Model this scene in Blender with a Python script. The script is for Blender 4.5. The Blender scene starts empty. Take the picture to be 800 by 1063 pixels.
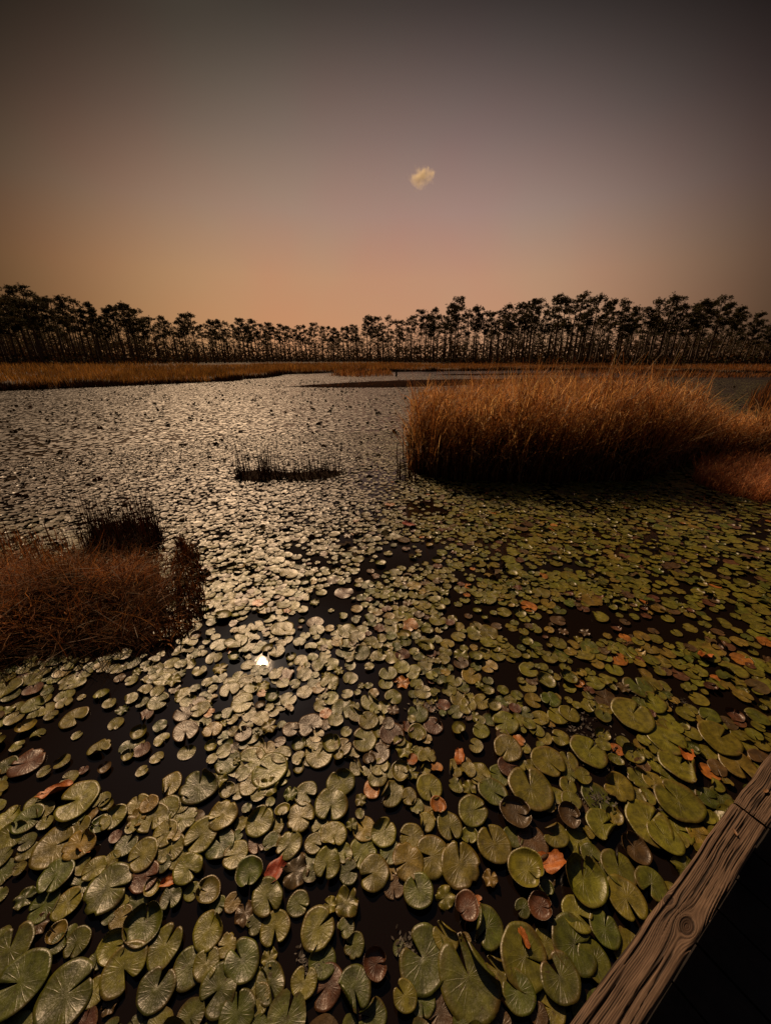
import bpy, math, random
import numpy as np
from mathutils import Vector, Matrix, Euler

# ------------------------------------------------------------------ basics
SC = bpy.context.scene
COL = SC.collection
R = np.random.default_rng(7)
PY = random.Random(11)
rad = math.radians

PW, PH = 800.0, 1063.0
F = 384.0                       # focal length in photo pixels (ultra-wide phone lens)
HOR = 372.0                     # horizon row in the photo
PITCH = math.atan((PH / 2 - HOR) / F)
SP, CP = math.sin(PITCH), math.cos(PITCH)
CAM_H = 2.0


def ray(px, py):
    """pixel of the photo -> world direction (x right, y ahead, z up)"""
    u, v = px - PW / 2, PH / 2 - py
    return np.array([u, v * SP + F * CP, v * CP - F * SP])


def at(px, py, z=0.0):
    d = ray(px, py)
    t = (z - CAM_H) / d[2]
    return np.array([d[0] * t, d[1] * t, z])


def to_pix(X, Y, Z):
    """world points -> photo pixels (numpy)"""
    dz = Z - CAM_H
    fz = Y * CP - dz * SP
    up = Y * SP + dz * CP
    fz = np.where(fz < 1e-3, 1e-3, fz)
    return PW / 2 + X / fz * F, PH / 2 - up / fz * F, fz


# ------------------------------------------------------------------ mesh helpers
def mk(name, V, polys, mats, parent=None, smooth=False, attrs=None, uv=None, midx=None, link=True):
    """V (n,3); polys = list of int arrays (m,k); one mesh object."""
    me = bpy.data.meshes.new(name)
    V = np.asarray(V, np.float32)
    me.vertices.add(len(V))
    me.vertices.foreach_set('co', V.ravel())
    polys = [np.asarray(p, np.int32) for p in polys if len(p)]
    loops = np.concatenate([p.ravel() for p in polys])
    tot = np.concatenate([np.full(len(p), p.shape[1], np.int32) for p in polys])
    start = np.concatenate([[0], np.cumsum(tot)[:-1]]).astype(np.int32)
    me.loops.add(len(loops))
    me.loops.foreach_set('vertex_index', loops)
    me.polygons.add(len(tot))
    me.polygons.foreach_set('loop_start', start)
    me.polygons.foreach_set('loop_total', tot)
    me.polygons.foreach_set('use_smooth', np.full(len(tot), smooth, bool))
    if midx is not None:
        me.polygons.foreach_set('material_index', np.asarray(midx, np.int32))
    if uv is not None:
        l = me.uv_layers.new(name='UVMap')
        l.data.foreach_set('uv', np.asarray(uv, np.float32)[loops].ravel())
    me.update(calc_edges=True)
    for k, a in (attrs or {}).items():
        a = np.asarray(a, np.float32)
        if a.ndim == 1:
            me.attributes.new(k, 'FLOAT', 'POINT').data.foreach_set('value', a)
        else:
            if a.shape[1] == 3:
                a = np.concatenate([a, np.ones((len(a), 1), np.float32)], 1)
            me.attributes.new(k, 'FLOAT_COLOR', 'POINT').data.foreach_set('color', a.ravel())
    for m in (mats if isinstance(mats, (list, tuple)) else [mats]):
        me.materials.append(m)
    o = bpy.data.objects.new(name, me)
    if link:
        COL.objects.link(o)
    if parent is not None:
        o.parent = parent
    return o


def empty(name, loc=(0, 0, 0)):
    o = bpy.data.objects.new(name, None)
    COL.objects.link(o)
    o.location = loc
    o.empty_display_size = 0.1
    return o


def tag(o, label=None, cat=None, group=None, kind=None):
    if label:
        o['label'] = label
    if cat:
        o['category'] = cat
    if group:
        o['group'] = group
    if kind:
        o['kind'] = kind
    return o


def vnoise(x, y, seed=0):
    """smooth value noise on numpy arrays, 0..1"""
    xi, yi = np.floor(x).astype(np.int64), np.floor(y).astype(np.int64)
    xf, yf = x - xi, y - yi
    xf = xf * xf * (3 - 2 * xf)
    yf = yf * yf * (3 - 2 * yf)

    def h(a, b):
        n = (a * 374761393 + b * 668265263 + seed * 974711) & 0x7fffffff
        n = ((n ^ (n >> 13)) * 1274126177) & 0x7fffffff
        return ((n ^ (n >> 16)) & 0xffff) / 65535.0
    a = h(xi, yi) * (1 - xf) + h(xi + 1, yi) * xf
    b = h(xi, yi + 1) * (1 - xf) + h(xi + 1, yi + 1) * xf
    return a * (1 - yf) + b * yf


# ------------------------------------------------------------------ material helpers
def new_mat(name):
    m = bpy.data.materials.new(name)
    m.use_nodes = True
    nt = m.node_tree
    return m, nt, nt.nodes['Principled BSDF'], nt.nodes['Material Output']


class NB:
    """tiny node builder"""
    def __init__(s, nt):
        s.nt = nt

    def n(s, t, **kw):
        nd = s.nt.nodes.new(t)
        for k, v in kw.items():
            setattr(nd, k, v)
        return nd

    def l(s, a, b):
        s.nt.links.new(a, b)

    def math(s, op, a, b=None, c=None, clamp=False):
        nd = s.n('ShaderNodeMath', operation=op)
        nd.use_clamp = clamp
        for i, v in enumerate((a, b, c)):
            if v is None:
                continue
            if isinstance(v, (int, float)):
                nd.inputs[i].default_value = v
            else:
                s.l(v, nd.inputs[i])
        return nd.outputs[0]

    def mix(s, fac, a, b, blend='MIX'):
        nd = s.n('ShaderNodeMix', data_type='RGBA', blend_type=blend)
        for sock, v in ((nd.inputs[0], fac), (nd.inputs[6], a), (nd.inputs[7], b)):
            if isinstance(v, (int, float)):
                sock.default_value = v
            elif isinstance(v, (tuple, list)):
                sock.default_value = (*v[:3], 1)
            else:
                s.l(v, sock)
        return nd.outputs[2]

    def noise(s, vec, scale, detail=3, rough=.55, out='Fac'):
        nd = s.n('ShaderNodeTexNoise')
        nd.inputs['Scale'].default_value = scale
        nd.inputs['Detail'].default_value = detail
        nd.inputs['Roughness'].default_value = rough
        if vec is not None:
            s.l(vec, nd.inputs['Vector'])
        return nd.outputs[out]

    def ramp(s, fac, stops):
        nd = s.n('ShaderNodeValToRGB')
        e = nd.color_ramp.elements
        while len(e) < len(stops):
            e.new(0.5)
        for el, (p, c) in zip(e, stops):
            el.position = p
            el.color = (*c, 1) if len(c) == 3 else c
        s.l(fac, nd.inputs[0])
        return nd.outputs[0]

    def maprange(s, v, a, b, c=0., d=1.):
        nd = s.n('ShaderNodeMapRange')
        nd.inputs[1].default_value, nd.inputs[2].default_value = a, b
        nd.inputs[3].default_value, nd.inputs[4].default_value = c, d
        s.l(v, nd.inputs[0])
        return nd.outputs[0]

    def bump(s, h, strength, dist, prev=None):
        nd = s.n('ShaderNodeBump')
        nd.inputs['Strength'].default_value = strength
        nd.inputs['Distance'].default_value = dist
        s.l(h, nd.inputs['Height'])
        if prev is not None:
            s.l(prev, nd.inputs['Normal'])
        return nd.outputs[0]


# ---- lily pad upper side: tint from attribute (mass) or from the object's own colour
def pad_material(name, per_object, underside=False, far=0):
    m, nt, P, out = new_mat(name)
    b = NB(nt)
    if per_object:
        col = b.n('ShaderNodeObjectInfo').outputs['Color']
    else:
        a = b.n('ShaderNodeAttribute', attribute_name='tint')
        col = a.outputs['Color']
    uv = b.n('ShaderNodeUVMap', uv_map='UVMap').outputs[0]
    pos = b.n('ShaderNodeNewGeometry').outputs['Position']
    sep = b.n('ShaderNodeSeparateXYZ')
    b.l(uv, sep.inputs[0])
    u, v = sep.outputs[0], sep.outputs[1]
    ang = b.math('ARCTAN2', v, u)
    r = b.math('SQRT', b.math('ADD', b.math('MULTIPLY', u, u), b.math('MULTIPLY', v, v)))
    wob = b.noise(pos, 14, 2)
    s = b.math('ABSOLUTE', b.math('SINE', b.math('ADD', b.math('MULTIPLY', ang, 9.0), b.math('MULTIPLY', wob, 2.2))))
    vein = b.maprange(s, 0.0, 0.30, 1.0, 0.0)
    vein = b.math('MULTIPLY', vein, b.maprange(r, .15, .95, 1., .15))
    n1 = b.noise(pos, 34, 4, .6)
    n2 = b.noise(pos, 150, 3, .6)
    n3 = b.noise(pos, 9, 3, .6)
    if underside:
        c = b.mix(b.maprange(n1, .35, .7), (.12, .065, .03), (.20, .14, .06))
    else:
        dark = b.mix(1.0, col, (.55, .52, .5), 'MULTIPLY')
        light = b.mix(1.0, col, (1.3, 1.22, 1.15), 'MULTIPLY')
        c = b.mix(b.maprange(n1, .35, .68), dark, light)
        # brown ageing from the rim inwards, in patches
        rim = b.math('MULTIPLY', b.maprange(r, .72, 1.0), b.maprange(n3, .42, .66))
        c = b.mix(b.math('MULTIPLY', rim, .75), c, (.105, .055, .018))
        spots = b.maprange(b.noise(pos, 62, 2, .5), .66, .73)
        c = b.mix(b.math('MULTIPLY', spots, .65), c, (.045, .026, .012))
        c = b.mix(b.math('MULTIPLY', vein, .28), c, light)
    b.l(c, P.inputs['Base Color'])
    b.l(b.maprange(n2, .3, .7, .34, .46), P.inputs['Roughness'])
    P.inputs['IOR'].default_value = 1.5
    if far:
        P.inputs['Coat Weight'].default_value = far
        P.inputs['Coat Roughness'].default_value = .42
        P.inputs['Coat IOR'].default_value = 1.5
    h = b.math('ADD', b.math('MULTIPLY', vein, .34 if not underside else .7), b.math('MULTIPLY', n1, 1.1))
    crk = b.math('SINE', b.math('ADD', b.math('MULTIPLY', ang, 31.0), b.math('MULTIPLY', b.noise(pos, 55, 2), 9.0)))
    h = b.math('ADD', h, b.math('MULTIPLY', b.math('MULTIPLY', crk, r), .05))
    h = b.math('ADD', h, b.math('MULTIPLY', n2, .15))
    if far:
        P.inputs['Roughness'].default_value = .5
        for l_ in list(P.inputs['Roughness'].links):
            nt.links.remove(l_)
    else:
        b.l(b.bump(h, .45, .005), P.inputs['Normal'])
    return m


M = {}
M['pad'] = pad_material('lily_pad_top', True)
M['pad_under'] = pad_material('lily_pad_underside', True, True)
M['pads'] = pad_material('lily_pad_mass', False)
M['pads_far'] = pad_material('lily_pad_far', False, far=.25)
M['pads_vfar'] = pad_material('lily_pad_distant', False, far=1.0)


def blade_material(name, trans=.45, rough=.55, spec=.3):
    """dry reed / grass blades: colour comes from a per-blade attribute, light passes through the thin blade"""
    m, nt, P, out = new_mat(name)
    b = NB(nt)
    col = b.n('ShaderNodeAttribute', attribute_name='tint').outputs['Color']
    pos = b.n('ShaderNodeNewGeometry').outputs['Position']
    n = b.noise(pos, 40, 2)
    c = b.mix(b.maprange(n, .3, .7), b.mix(1., col, (.7, .66, .62), 'MULTIPLY'), b.mix(1., col, (1.25, 1.2, 1.15), 'MULTIPLY'))
    b.l(c, P.inputs['Base Color'])
    P.inputs['Roughness'].default_value = rough
    P.inputs['Specular IOR Level'].default_value = spec
    t = b.n('ShaderNodeBsdfTranslucent')
    b.l(b.mix(1., c, (1.24, 1.04, .80), 'MULTIPLY'), t.inputs['Color'])
    mx = b.n('ShaderNodeMixShader')
    mx.inputs[0].default_value = trans
    b.l(P.outputs[0], mx.inputs[1])
    b.l(t.outputs[0], mx.inputs[2])
    b.l(mx.outputs[0], out.inputs['Surface'])
    return m


M['reed'] = blade_material('dry_reed_blade', .5)
M['thatch'] = blade_material('dead_grass_thatch', .4, .7, .12)
M['stem'] = blade_material('dark_wet_stem', .1, .8, .06)
M['bank_grass'] = blade_material('marsh_grass_blade', .45)
M['needle'] = blade_material('pine_needles', .16, .8, .04)


def simple(name, c1, c2, scale, rough=.8, bump=.4, bdist=.02, detail=4, coord='Position'):
    m, nt, P, out = new_mat(name)
    b = NB(nt)
    pos = b.n('ShaderNodeNewGeometry').outputs['Position']
    n = b.noise(pos, scale, detail, .6)
    b.l(b.mix(b.maprange(n, .3, .7), c1, c2), P.inputs['Base Color'])
    P.inputs['Roughness'].default_value = rough
    b.l(b.bump(n, bump, bdist), P.inputs['Normal'])
    return m


M['bark'] = simple('pine_bark', (.08, .058, .042), (.19, .135, .10), 6, .9, .6, .05)
M['soil'] = simple('marsh_soil', (.035, .022, .012), (.075, .048, .024), .6, .95, .5, .1)
M['mud'] = simple('wet_mud', (.010, .006, .0045), (.026, .014, .010), 1.2, .95, .5, .05)
M['mud'].node_tree.nodes['Principled BSDF'].inputs['Specular IOR Level'].default_value = 0
M['mat'] = simple('rotting_root_mat', (.012, .008, .005), (.035, .02, .011), 22, .9, .8, .03)
M['mat'].node_tree.nodes['Principled BSDF'].inputs['Specular IOR Level'].default_value = .04
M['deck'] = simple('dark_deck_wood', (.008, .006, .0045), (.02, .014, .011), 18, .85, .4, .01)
M['leaf_dry'] = simple('curled_dry_leaf', (.14, .065, .03), (.26, .14, .06), 120, .6, .4, .002)
M['leaf_red'] = simple('red_leaf', (.16, .022, .008), (.30, .05, .015), 80, .5, .5, .004)
M['leaf_orange'] = simple('orange_leaf', (.22, .055, .008), (.42, .14, .024), 60, .5, .6, .005)
M['weed'] = simple('floating_weed', (.012, .010, .006), (.055, .04, .025), 90, .6, .3, .003)
M['stake'] = simple('wet_stake_wood', (.02, .014, .01), (.05, .035, .025), 10, .9, .3, .01)

# water: dark tannin water, mirror-like with a faint ripple
m, nt, P, out = new_mat('dark_pond_water')
b = NB(nt)
pos = b.n('ShaderNodeNewGeometry').outputs['Position']
sc_ = b.n('ShaderNodeVectorMath', operation='MULTIPLY')
sc_.inputs[1].default_value = (1, .7, 1)
b.l(pos, sc_.inputs[0])
P.inputs['Base Color'].default_value = (.0075, .0045, .003, 1)
sepw = b.n('ShaderNodeSeparateXYZ')
b.l(pos, sepw.inputs[0])
wn = b.noise(sc_.outputs[0], .5, 2, .5)
b.l(b.maprange(b.math('ADD', sepw.outputs[1], b.math('MULTIPLY', wn, 4.0)), 5, 14, .03, .26), P.inputs['Roughness'])
P.inputs['IOR'].default_value = 1.333
w1 = b.noise(sc_.outputs[0], 5.5, 3, .55)
w2 = b.noise(sc_.outputs[0], 24, 2, .5)
b.l(b.bump(b.math('ADD', w1, b.math('MULTIPLY', w2, .25)), .06, .010), P.inputs['Normal'])
M['water'] = m

# weathered timber: grain is real relief, colour follows the early/late wood attribute
m, nt, P, out = new_mat('weathered_timber')
b = NB(nt)
g = b.n('ShaderNodeAttribute', attribute_name='grain').outputs['Fac']
kn = b.n('ShaderNodeAttribute', attribute_name='knot').outputs['Fac']
tc = b.n('ShaderNodeTexCoord').outputs['Object']
n1 = b.noise(tc, 9, 4, .6)
mp = b.n('ShaderNodeMapping')
mp.inputs['Scale'].default_value = (12, 260, 260)
b.l(tc, mp.inputs[0])
n2 = b.noise(mp.outputs[0], 1.0, 3, .6)
c = b.ramp(g, [(0, (.008, .005, .003)), (.25, (.030, .018, .011)), (.6, (.088, .054, .034)), (1, (.185, .122, .080))])
c = b.mix(b.math('MULTIPLY', kn, .7), c, (.05, .024, .013))
c = b.mix(b.maprange(n1, .35, .7, 0, .55), c, b.mix(1., c, (.5, .47, .46), 'MULTIPLY'))
c = b.mix(b.maprange(n2, .4, .75, 0, .5), c, b.mix(1., c, (1.5, 1.45, 1.4), 'MULTIPLY'))
b.l(c, P.inputs['Base Color'])
P.inputs['Roughness'].default_value = .72
P.inputs['Specular IOR Level'].default_value = .3
b.l(b.bump(n2, .5, .0009), P.inputs['Normal'])
M['timber'] = m

# ------------------------------------------------------------------ camera
cam = bpy.data.cameras.new('camera')
cam.sensor_fit = 'HORIZONTAL'
cam.sensor_width = 36.0
cam.lens = F / PW * 36.0
cam.clip_start = 0.05
cam.clip_end = 20000
co = bpy.data.objects.new('camera', cam)
co.location = (0, 0, CAM_H)
co.rotation_euler = (math.pi / 2 - PITCH, 0, 0)
COL.objects.link(co)
SC.camera = co

# ------------------------------------------------------------------ light
gl = ray(272, 688)
sun_dir = Vector((gl[0], gl[1], -gl[2])).normalized()      # mirror of the glint on the water
SUN_EL = math.asin(sun_dir.z)
SUN_AZ = math.atan2(sun_dir.x, sun_dir.y)
sl = bpy.data.lights.new('sun', 'SUN')
sl.energy = 3.7
sl.angle = rad(.53)
sl.color = (1.0, .665, .385)
so = bpy.data.objects.new('sun', sl)
so.rotation_euler = sun_dir.to_track_quat('Z', 'Y').to_euler()
so.location = (-20, 40, 40)
COL.objects.link(so)

W = bpy.data.worlds.new('World')
SC.world = W
W.use_nodes = True
nt = W.node_tree
b = NB(nt)
bg = nt.nodes['Background']
sky = b.n('ShaderNodeTexSky', sky_type='NISHITA')
sky.sun_disc = False
sky.sun_elevation = SUN_EL
sky.sun_rotation = SUN_AZ
sky.air_density = 2.0
sky.dust_density = 7.0
sky.ozone_density = 1.0
gen = b.n('ShaderNodeTexCoord').outputs['Generated']
sep = b.n('ShaderNodeSeparateXYZ')
b.l(gen, sep.inputs[0])
el = b.math('MULTIPLY', b.math('ARCSINE', sep.outputs[2]), 180 / math.pi)
az = b.math('MULTIPLY', b.math('ARCTAN2', sep.outputs[0], sep.outputs[1]), 180 / math.pi)
# smoky haze: brightest low ahead, dull mauve brown higher up
base = b.ramp(b.maprange(el, 0, 60), [
    (0.0, (.57, .305, .158)), (.16, (.50, .285, .178)), (.27, (.375, .245, .203)), (.38, (.265, .185, .166)),
    (.52, (.17, .13, .120)), (1.0, (.15, .14, .145))])
qa = b.math('DIVIDE', b.math('ADD', az, 1.0), 38.5)
qe = b.math('DIVIDE', b.math('MAXIMUM', b.math('SUBTRACT', el, 8.0), 0.0), 22.6)
q2 = b.math('ADD', b.math('MULTIPLY', qa, qa), b.math('MULTIPLY', qe, qe))
fall = b.math('EXPONENT', b.math('MULTIPLY', b.math('MULTIPLY', q2, q2), -1.0))
fall = b.math('MAXIMUM', fall, b.maprange(b.math('ABSOLUTE', az), 60, 110, .03, .06))
glow = b.mix(1., base, fall, 'MULTIPLY')
hz = b.noise(gen, 2.2, 3, .55)
glow = b.mix(1., glow, b.mix(b.maprange(hz, .32, .68), (1.03, .93, .95), (.97, 1.06, 1.05)), 'MULTIPLY')
# warmer, yellower on the sun's side of the horizon
side = b.maprange(az, -50, 10, 1.0, 0.0)
glow = b.mix(b.math('MULTIPLY', side, .8), glow, b.mix(1., glow, (1.05, .93, .55), 'MULTIPLY'))
# aureole round the sun (outside the picture)
dot = b.n('ShaderNodeVectorMath', operation='DOT_PRODUCT')
b.l(gen, dot.inputs[0])
dot.inputs[1].default_value = sun_dir
sa = b.math('MULTIPLY', b.math('ARCCOSINE', b.math('MINIMUM', dot.outputs['Value'], 1.0)), 180 / math.pi)
s1 = b.math('DIVIDE', sa, 5.5)
aur = b.math('MULTIPLY', b.math('EXPONENT', b.math('MULTIPLY', b.math('MULTIPLY', s1, s1), -1.0)), 1.2)
glow = b.mix(1., glow, b.mix(1., (1., .85, .66), aur, 'MULTIPLY'), 'ADD')
# the wide pale veil of light round the sun, above the top of the picture
s2 = b.math('DIVIDE', sa, 17.0)
veil = b.math('EXPONENT', b.math('MULTIPLY', b.math('MULTIPLY', s2, s2), -1.0))
veil = b.math('MULTIPLY', b.math('MULTIPLY', veil, b.maprange(el, 33, 43)), .42)
glow = b.mix(1., glow, b.mix(1., (.92, .80, .80), veil, 'MULTIPLY'), 'ADD')
# clearer, bluer air overhead
zen = b.maprange(el, 36, 62)
glow = b.mix(1., glow, b.mix(1., (.035, .040, .055), zen, 'MULTIPLY'), 'ADD')
glow10 = b.mix(1., glow, (10., 10., 10.), 'MULTIPLY')
fin = b.mix(.9985, sky.outputs[0], glow10)
b.l(fin, bg.inputs['Color'])
bg.inputs['Strength'].default_value = .1

SC.view_settings.view_transform = 'Standard'
SC.view_settings.look = 'None'
SC.view_settings.exposure = 0.0
SC.view_settings.gamma = 1.0
SC.view_settings.use_curve_mapping = False
SC.cycles.max_bounces = 6
SC.cycles.diffuse_bounces = 2
SC.cycles.glossy_bounces = 3
SC.cycles.transmission_bounces = 3
SC.cycles.transparent_max_bounces = 6
SC.cycles.caustics_reflective = False
SC.cycles.use_denoising = True

# ------------------------------------------------------------------ ground and water
SHORE_PX = np.array([-900, -300, 0, 60, 130, 240, 275, 300, 340, 400, 480, 560, 640, 720, 800, 1100, 1700])
SHORE_PY = np.array([440, 417, 405, 402.5, 400, 395, 392, 388.5, 387, 386, 385, 384, 385, 386.5, 388, 391, 400])
shore = np.array([at(x, y)[:2] for x, y in zip(SHORE_PX, SHORE_PY)])
sh_az = np.arctan2(shore[:, 0], shore[:, 1])
sh_r = np.hypot(shore[:, 0], shore[:, 1])


def shore_dist(azm):
    return np.interp(azm, sh_az, sh_r)


azs = np.linspace(-math.pi, math.pi, 361)
rs = np.concatenate([[0.01], np.geomspace(4, 160, 90), np.geomspace(170, 9000, 24)])
A, RR = np.meshgrid(azs, rs)
sd = np.where(np.abs(A) < 1.45, shore_dist(np.clip(A, -1.3, 1.3)), 60)
X, Y = np.sin(A) * RR, np.cos(A) * RR
d_ = RR - sd + (vnoise(X * .25, Y * .25, 3) - .5) * 5 + (vnoise(X * .9, Y * .9, 5) - .5) * 1.6
Z = np.clip(d_ / 2.5, -1, 1) * .45 - .25 + np.clip(d_, 0, 60) * .006 + vnoise(X * .4, Y * .4, 9) * .12 * (d_ > 0)
nr, na = A.shape
idx = np.arange(nr * na).reshape(nr, na)
q = np.stack([idx[:-1, :-1], idx[:-1, 1:], idx[1:, 1:], idx[1:, :-1]], -1).reshape(-1, 4)
ground = mk('ground', np.stack([X, Y, Z], -1).reshape(-1, 3), [q[:, ::-1]], M['soil'], smooth=True)
tag(ground, 'brown marshy ground of the far bank below the pines', kind='structure')

xs = np.linspace(-150, 150, 31)
ys = np.linspace(-60, 150, 31)
gx, gy = np.meshgrid(xs, ys)
idx = np.arange(31 * 31).reshape(31, 31)
q = np.stack([idx[:-1, :-1], idx[:-1, 1:], idx[1:, 1:], idx[1:, :-1]], -1).reshape(-1, 4)
water = mk('water', np.stack([gx, gy, gx * 0], -1).reshape(-1, 3), [q], M['water'])
tag(water, 'dark still pond water between the lily pads', kind='structure')

# low mud bars lying across the far water
def mud_bar(pts, label, zt=.10):
    P_ = np.array([at(x, y)[:2] for x, y in pts])
    c = P_.mean(0)
    n = len(P_)
    t = np.linspace(0, n, n * 6, endpoint=False)
    i = t.astype(int)
    f = (t - i)[:, None]
    O = P_[i] * (1 - f) + P_[(i + 1) % n] * f
    O += (vnoise(O[:, 0] * .8, O[:, 1] * .8, 21)[:, None] - .5) * 1.2
    V, m_ = [], len(O)
    for s, z in ((1.04, -.15), (1.0, .0), (.9, zt * .7), (.55, zt), (.2, zt * 1.1)):
        ring = c + (O - c) * s
        V.append(np.column_stack([ring, z + (vnoise(ring[:, 0] * 1.5, ring[:, 1] * 1.5, 4) - .5) * .06]))
    V = np.concatenate(V + [[[c[0], c[1], zt]]])
    fs = []
    for k in range(4):
        a = np.arange(m_) + k * m_
        bb = np.roll(np.arange(m_), -1) + k * m_
        fs.append(np.stack([a, bb, bb + m_, a + m_], -1))
    a = np.arange(m_) + 4 * m_
    tri = np.stack([a, np.roll(a, -1), np.full(m_, 5 * m_)], -1)
    o = mk('mud_flat', V, [np.concatenate(fs), tri], M['mud'], smooth=True)
    tag(o, label, kind='structure')
    return o


mud_bar([(300, 401.5), (340, 398.5), (400, 396.0), (470, 394.5), (560, 393.5), (660, 392.5), (700, 393), (640, 394.5),
         (560, 397), (480, 400), (400, 402.5), (350, 402.5)], 'long dark mud bar across the far water', .14)
mud_bar([(450, 389.2), (500, 388.3), (560, 388.0), (600, 388.6), (540, 389.2), (490, 389.8)], 'thin dark mud bar near the far bank', .12)

# ------------------------------------------------------------------ blades
def blades(base, h, w, lean, az_, curl, tint, segs=4, twist=None, tipw=.08, wob=0.0, rng=R):
    """N thin bent blades -> V, faces, tint. lean/curl in radians at base / added towards the tip."""
    N = len(base)
    if twist is None:
        twist = rng.uniform(0, math.pi, N)
    t = np.linspace(0, 1, segs + 1)
    p = np.array(base, float)
    ang = np.array(lean, float)
    dirx, diry = np.cos(az_), np.sin(az_)
    Vs = []
    sx, sy = np.cos(twist), np.sin(twist)
    for k in range(segs + 1):
        ww = w * (1 - t[k] ** 1.6) * .5 + w * tipw * .5
        off = np.stack([sx * ww, sy * ww, np.zeros(N)], -1)
        Vs.append(p - off)
        Vs.append(p + off)
        if k < segs:
            st = h / segs
            p = p + np.stack([dirx * np.sin(ang) * st, diry * np.sin(ang) * st, np.cos(ang) * st], -1)
            if wob:
                p[:, :2] += rng.normal(0, wob, (N, 2)) * st[:, None]
            ang = ang + curl / segs
    V = np.stack(Vs, 1)                     # N, 2(segs+1), 3
    m_ = 2 * (segs + 1)
    k = np.arange(segs) * 2
    f0 = np.stack([k, k + 1, k + 3, k + 2], -1)
    Fc = (f0[None] + (np.arange(N) * m_)[:, None, None]).reshape(-1, 4)
    T = np.repeat(np.asarray(tint)[:, None, :], m_, 1).reshape(-1, 3)
    return V.reshape(-1, 3), Fc, T


def join(parts):
    V, Fs, T, off = [], {}, [], 0
    for v, f, t in parts:
        V.append(v)
        Fs.setdefault(f.shape[1], []).append(f + off)
        T.append(t)
        off += len(v)
    return np.concatenate(V), [np.concatenate(x) for x in Fs.values()], np.concatenate(T)


def pick(cols, n, jit=.18, rng=R):
    cols = np.array(cols)
    c = cols[rng.integers(0, len(cols), n)]
    return c * rng.uniform(1 - jit, 1 + jit, (n, 1)) * rng.uniform(.94, 1.06, (n, 3))


def poly_sample(poly, n, rng=R):
    poly = np.array(poly)
    lo, hi = poly.min(0), poly.max(0)
    out_ = []
    cnt = 0
    while cnt < n:
        p = rng.uniform(lo, hi, (n * 2, 2))
        ins = in_poly(p, poly)
        out_.append(p[ins])
        cnt += ins.sum()
    return np.concatenate(out_)[:n]


def in_poly(p, poly):
    x, y = p[:, 0], p[:, 1]
    ins = np.zeros(len(p), bool)
    n = len(poly)
    for i in range(n):
        x1, y1 = poly[i]
        x2, y2 = poly[(i + 1) % n]
        c = ((y1 > y) != (y2 > y)) & (x < (x2 - x1) * (y - y1) / (y2 - y1 + 1e-12) + x1)
        ins ^= c
    return ins


def gpoly(pts):
    return np.array([at(x, y)[:2] for x, y in pts])


GOLD = [(.35, .208, .085), (.43, .27, .13), (.30, .16, .06), (.23, .112, .045), (.52, .38, .21)]
RUST = [(.19, .080, .032), (.24, .105, .04), (.14, .06, .025), (.29, .15, .06)]
DARK = [(.03, .016, .011), (.045, .02, .013), (.025, .018, .010), (.06, .028, .016)]

EXCL = []          # places the pads keep out of

# ---- big reed bed on the right
bed_poly = np.array([(.42, 6.9), (.9, 6.35), (2.0, 6.1), (3.4, 6.15), (4.5, 6.2), (5.2, 6.7), (6.2, 7.4), (8.6, 7.5), (9.6, 7.6), (9.0, 8.0),
                     (7.6, 8.4), (6.2, 9.2), (4.6, 9.9), (2.6, 9.8), (1.2, 9.0), (.55, 7.9)])
EXCL.append(bed_poly)
bed = empty('reed_bed', (4.2, 7.4, 0))
tag(bed, 'broad bed of tall golden dry reeds standing in the pond on the right', 'reed bed')
off = np.array([4.2, 7.4, 0])


def bed_height(x, y):
    hh = np.interp(x, [.3, .8, 1.4, 2.2, 4.4, 5.2, 5.9, 6.5, 7.2, 9.5], [1.30, 1.45, 1.52, 1.55, 1.60, 1.58, 1.48, 1.22, .95, .75])
    return hh * (.76 + .30 * vnoise(x * 1.3, y * 1.3, 33) + .14 * vnoise(x * 4, y * 4, 34))


p2 = poly_sample(bed_poly, 15000)
hh = bed_height(p2[:, 0], p2[:, 1]) * R.uniform(.62, 1.08, len(p2))
N = len(p2)
tint = pick(GOLD + GOLD + RUST, N)
V, f, T = blades(np.column_stack([p2, np.full(N, -.05)]), hh, R.uniform(.010, .020, N), np.abs(R.normal(.08, .13, N)),
                 R.normal(.2, 1.5, N), np.abs(R.normal(.6, .65, N)), tint, segs=5)
mk('leaf_blades', V - off, [f], M['reed'], bed, attrs={'tint': T})
# feathery upper sprays that make the fine golden top
p2 = poly_sample(bed_poly, 15000)
N = len(p2)
hb = bed_height(p2[:, 0], p2[:, 1])
z0 = hb * R.uniform(.55, .93, N)
V, f, T = blades(np.column_stack([p2, z0]), R.uniform(.16, .42, N), R.uniform(.005, .013, N), np.abs(R.normal(.6, .45, N)),
                 R.normal(.3, 1.8, N), R.normal(1.3, 1.0, N), pick(GOLD, N, .45) * 1.5, segs=4)
mk('seed_plumes', V - off, [f], M['reed'], bed, attrs={'tint': T})
# single taller stalks standing out of the top
p2 = poly_sample(bed_poly, 1300)
N = len(p2)
hb = bed_height(p2[:, 0], p2[:, 1])
V, f, T = blades(np.column_stack([p2, hb * .5]), hb * R.uniform(.55, .78, N), R.uniform(.007, .014, N), np.abs(R.normal(.1, .12, N)),
                 R.uniform(0, 6.3, N), np.abs(R.normal(.35, .4, N)), pick(GOLD + RUST, N, .3), segs=5, tipw=.3)
mk('tall_stalks', V - off, [f], M['reed'], bed, attrs={'tint': T})
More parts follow.
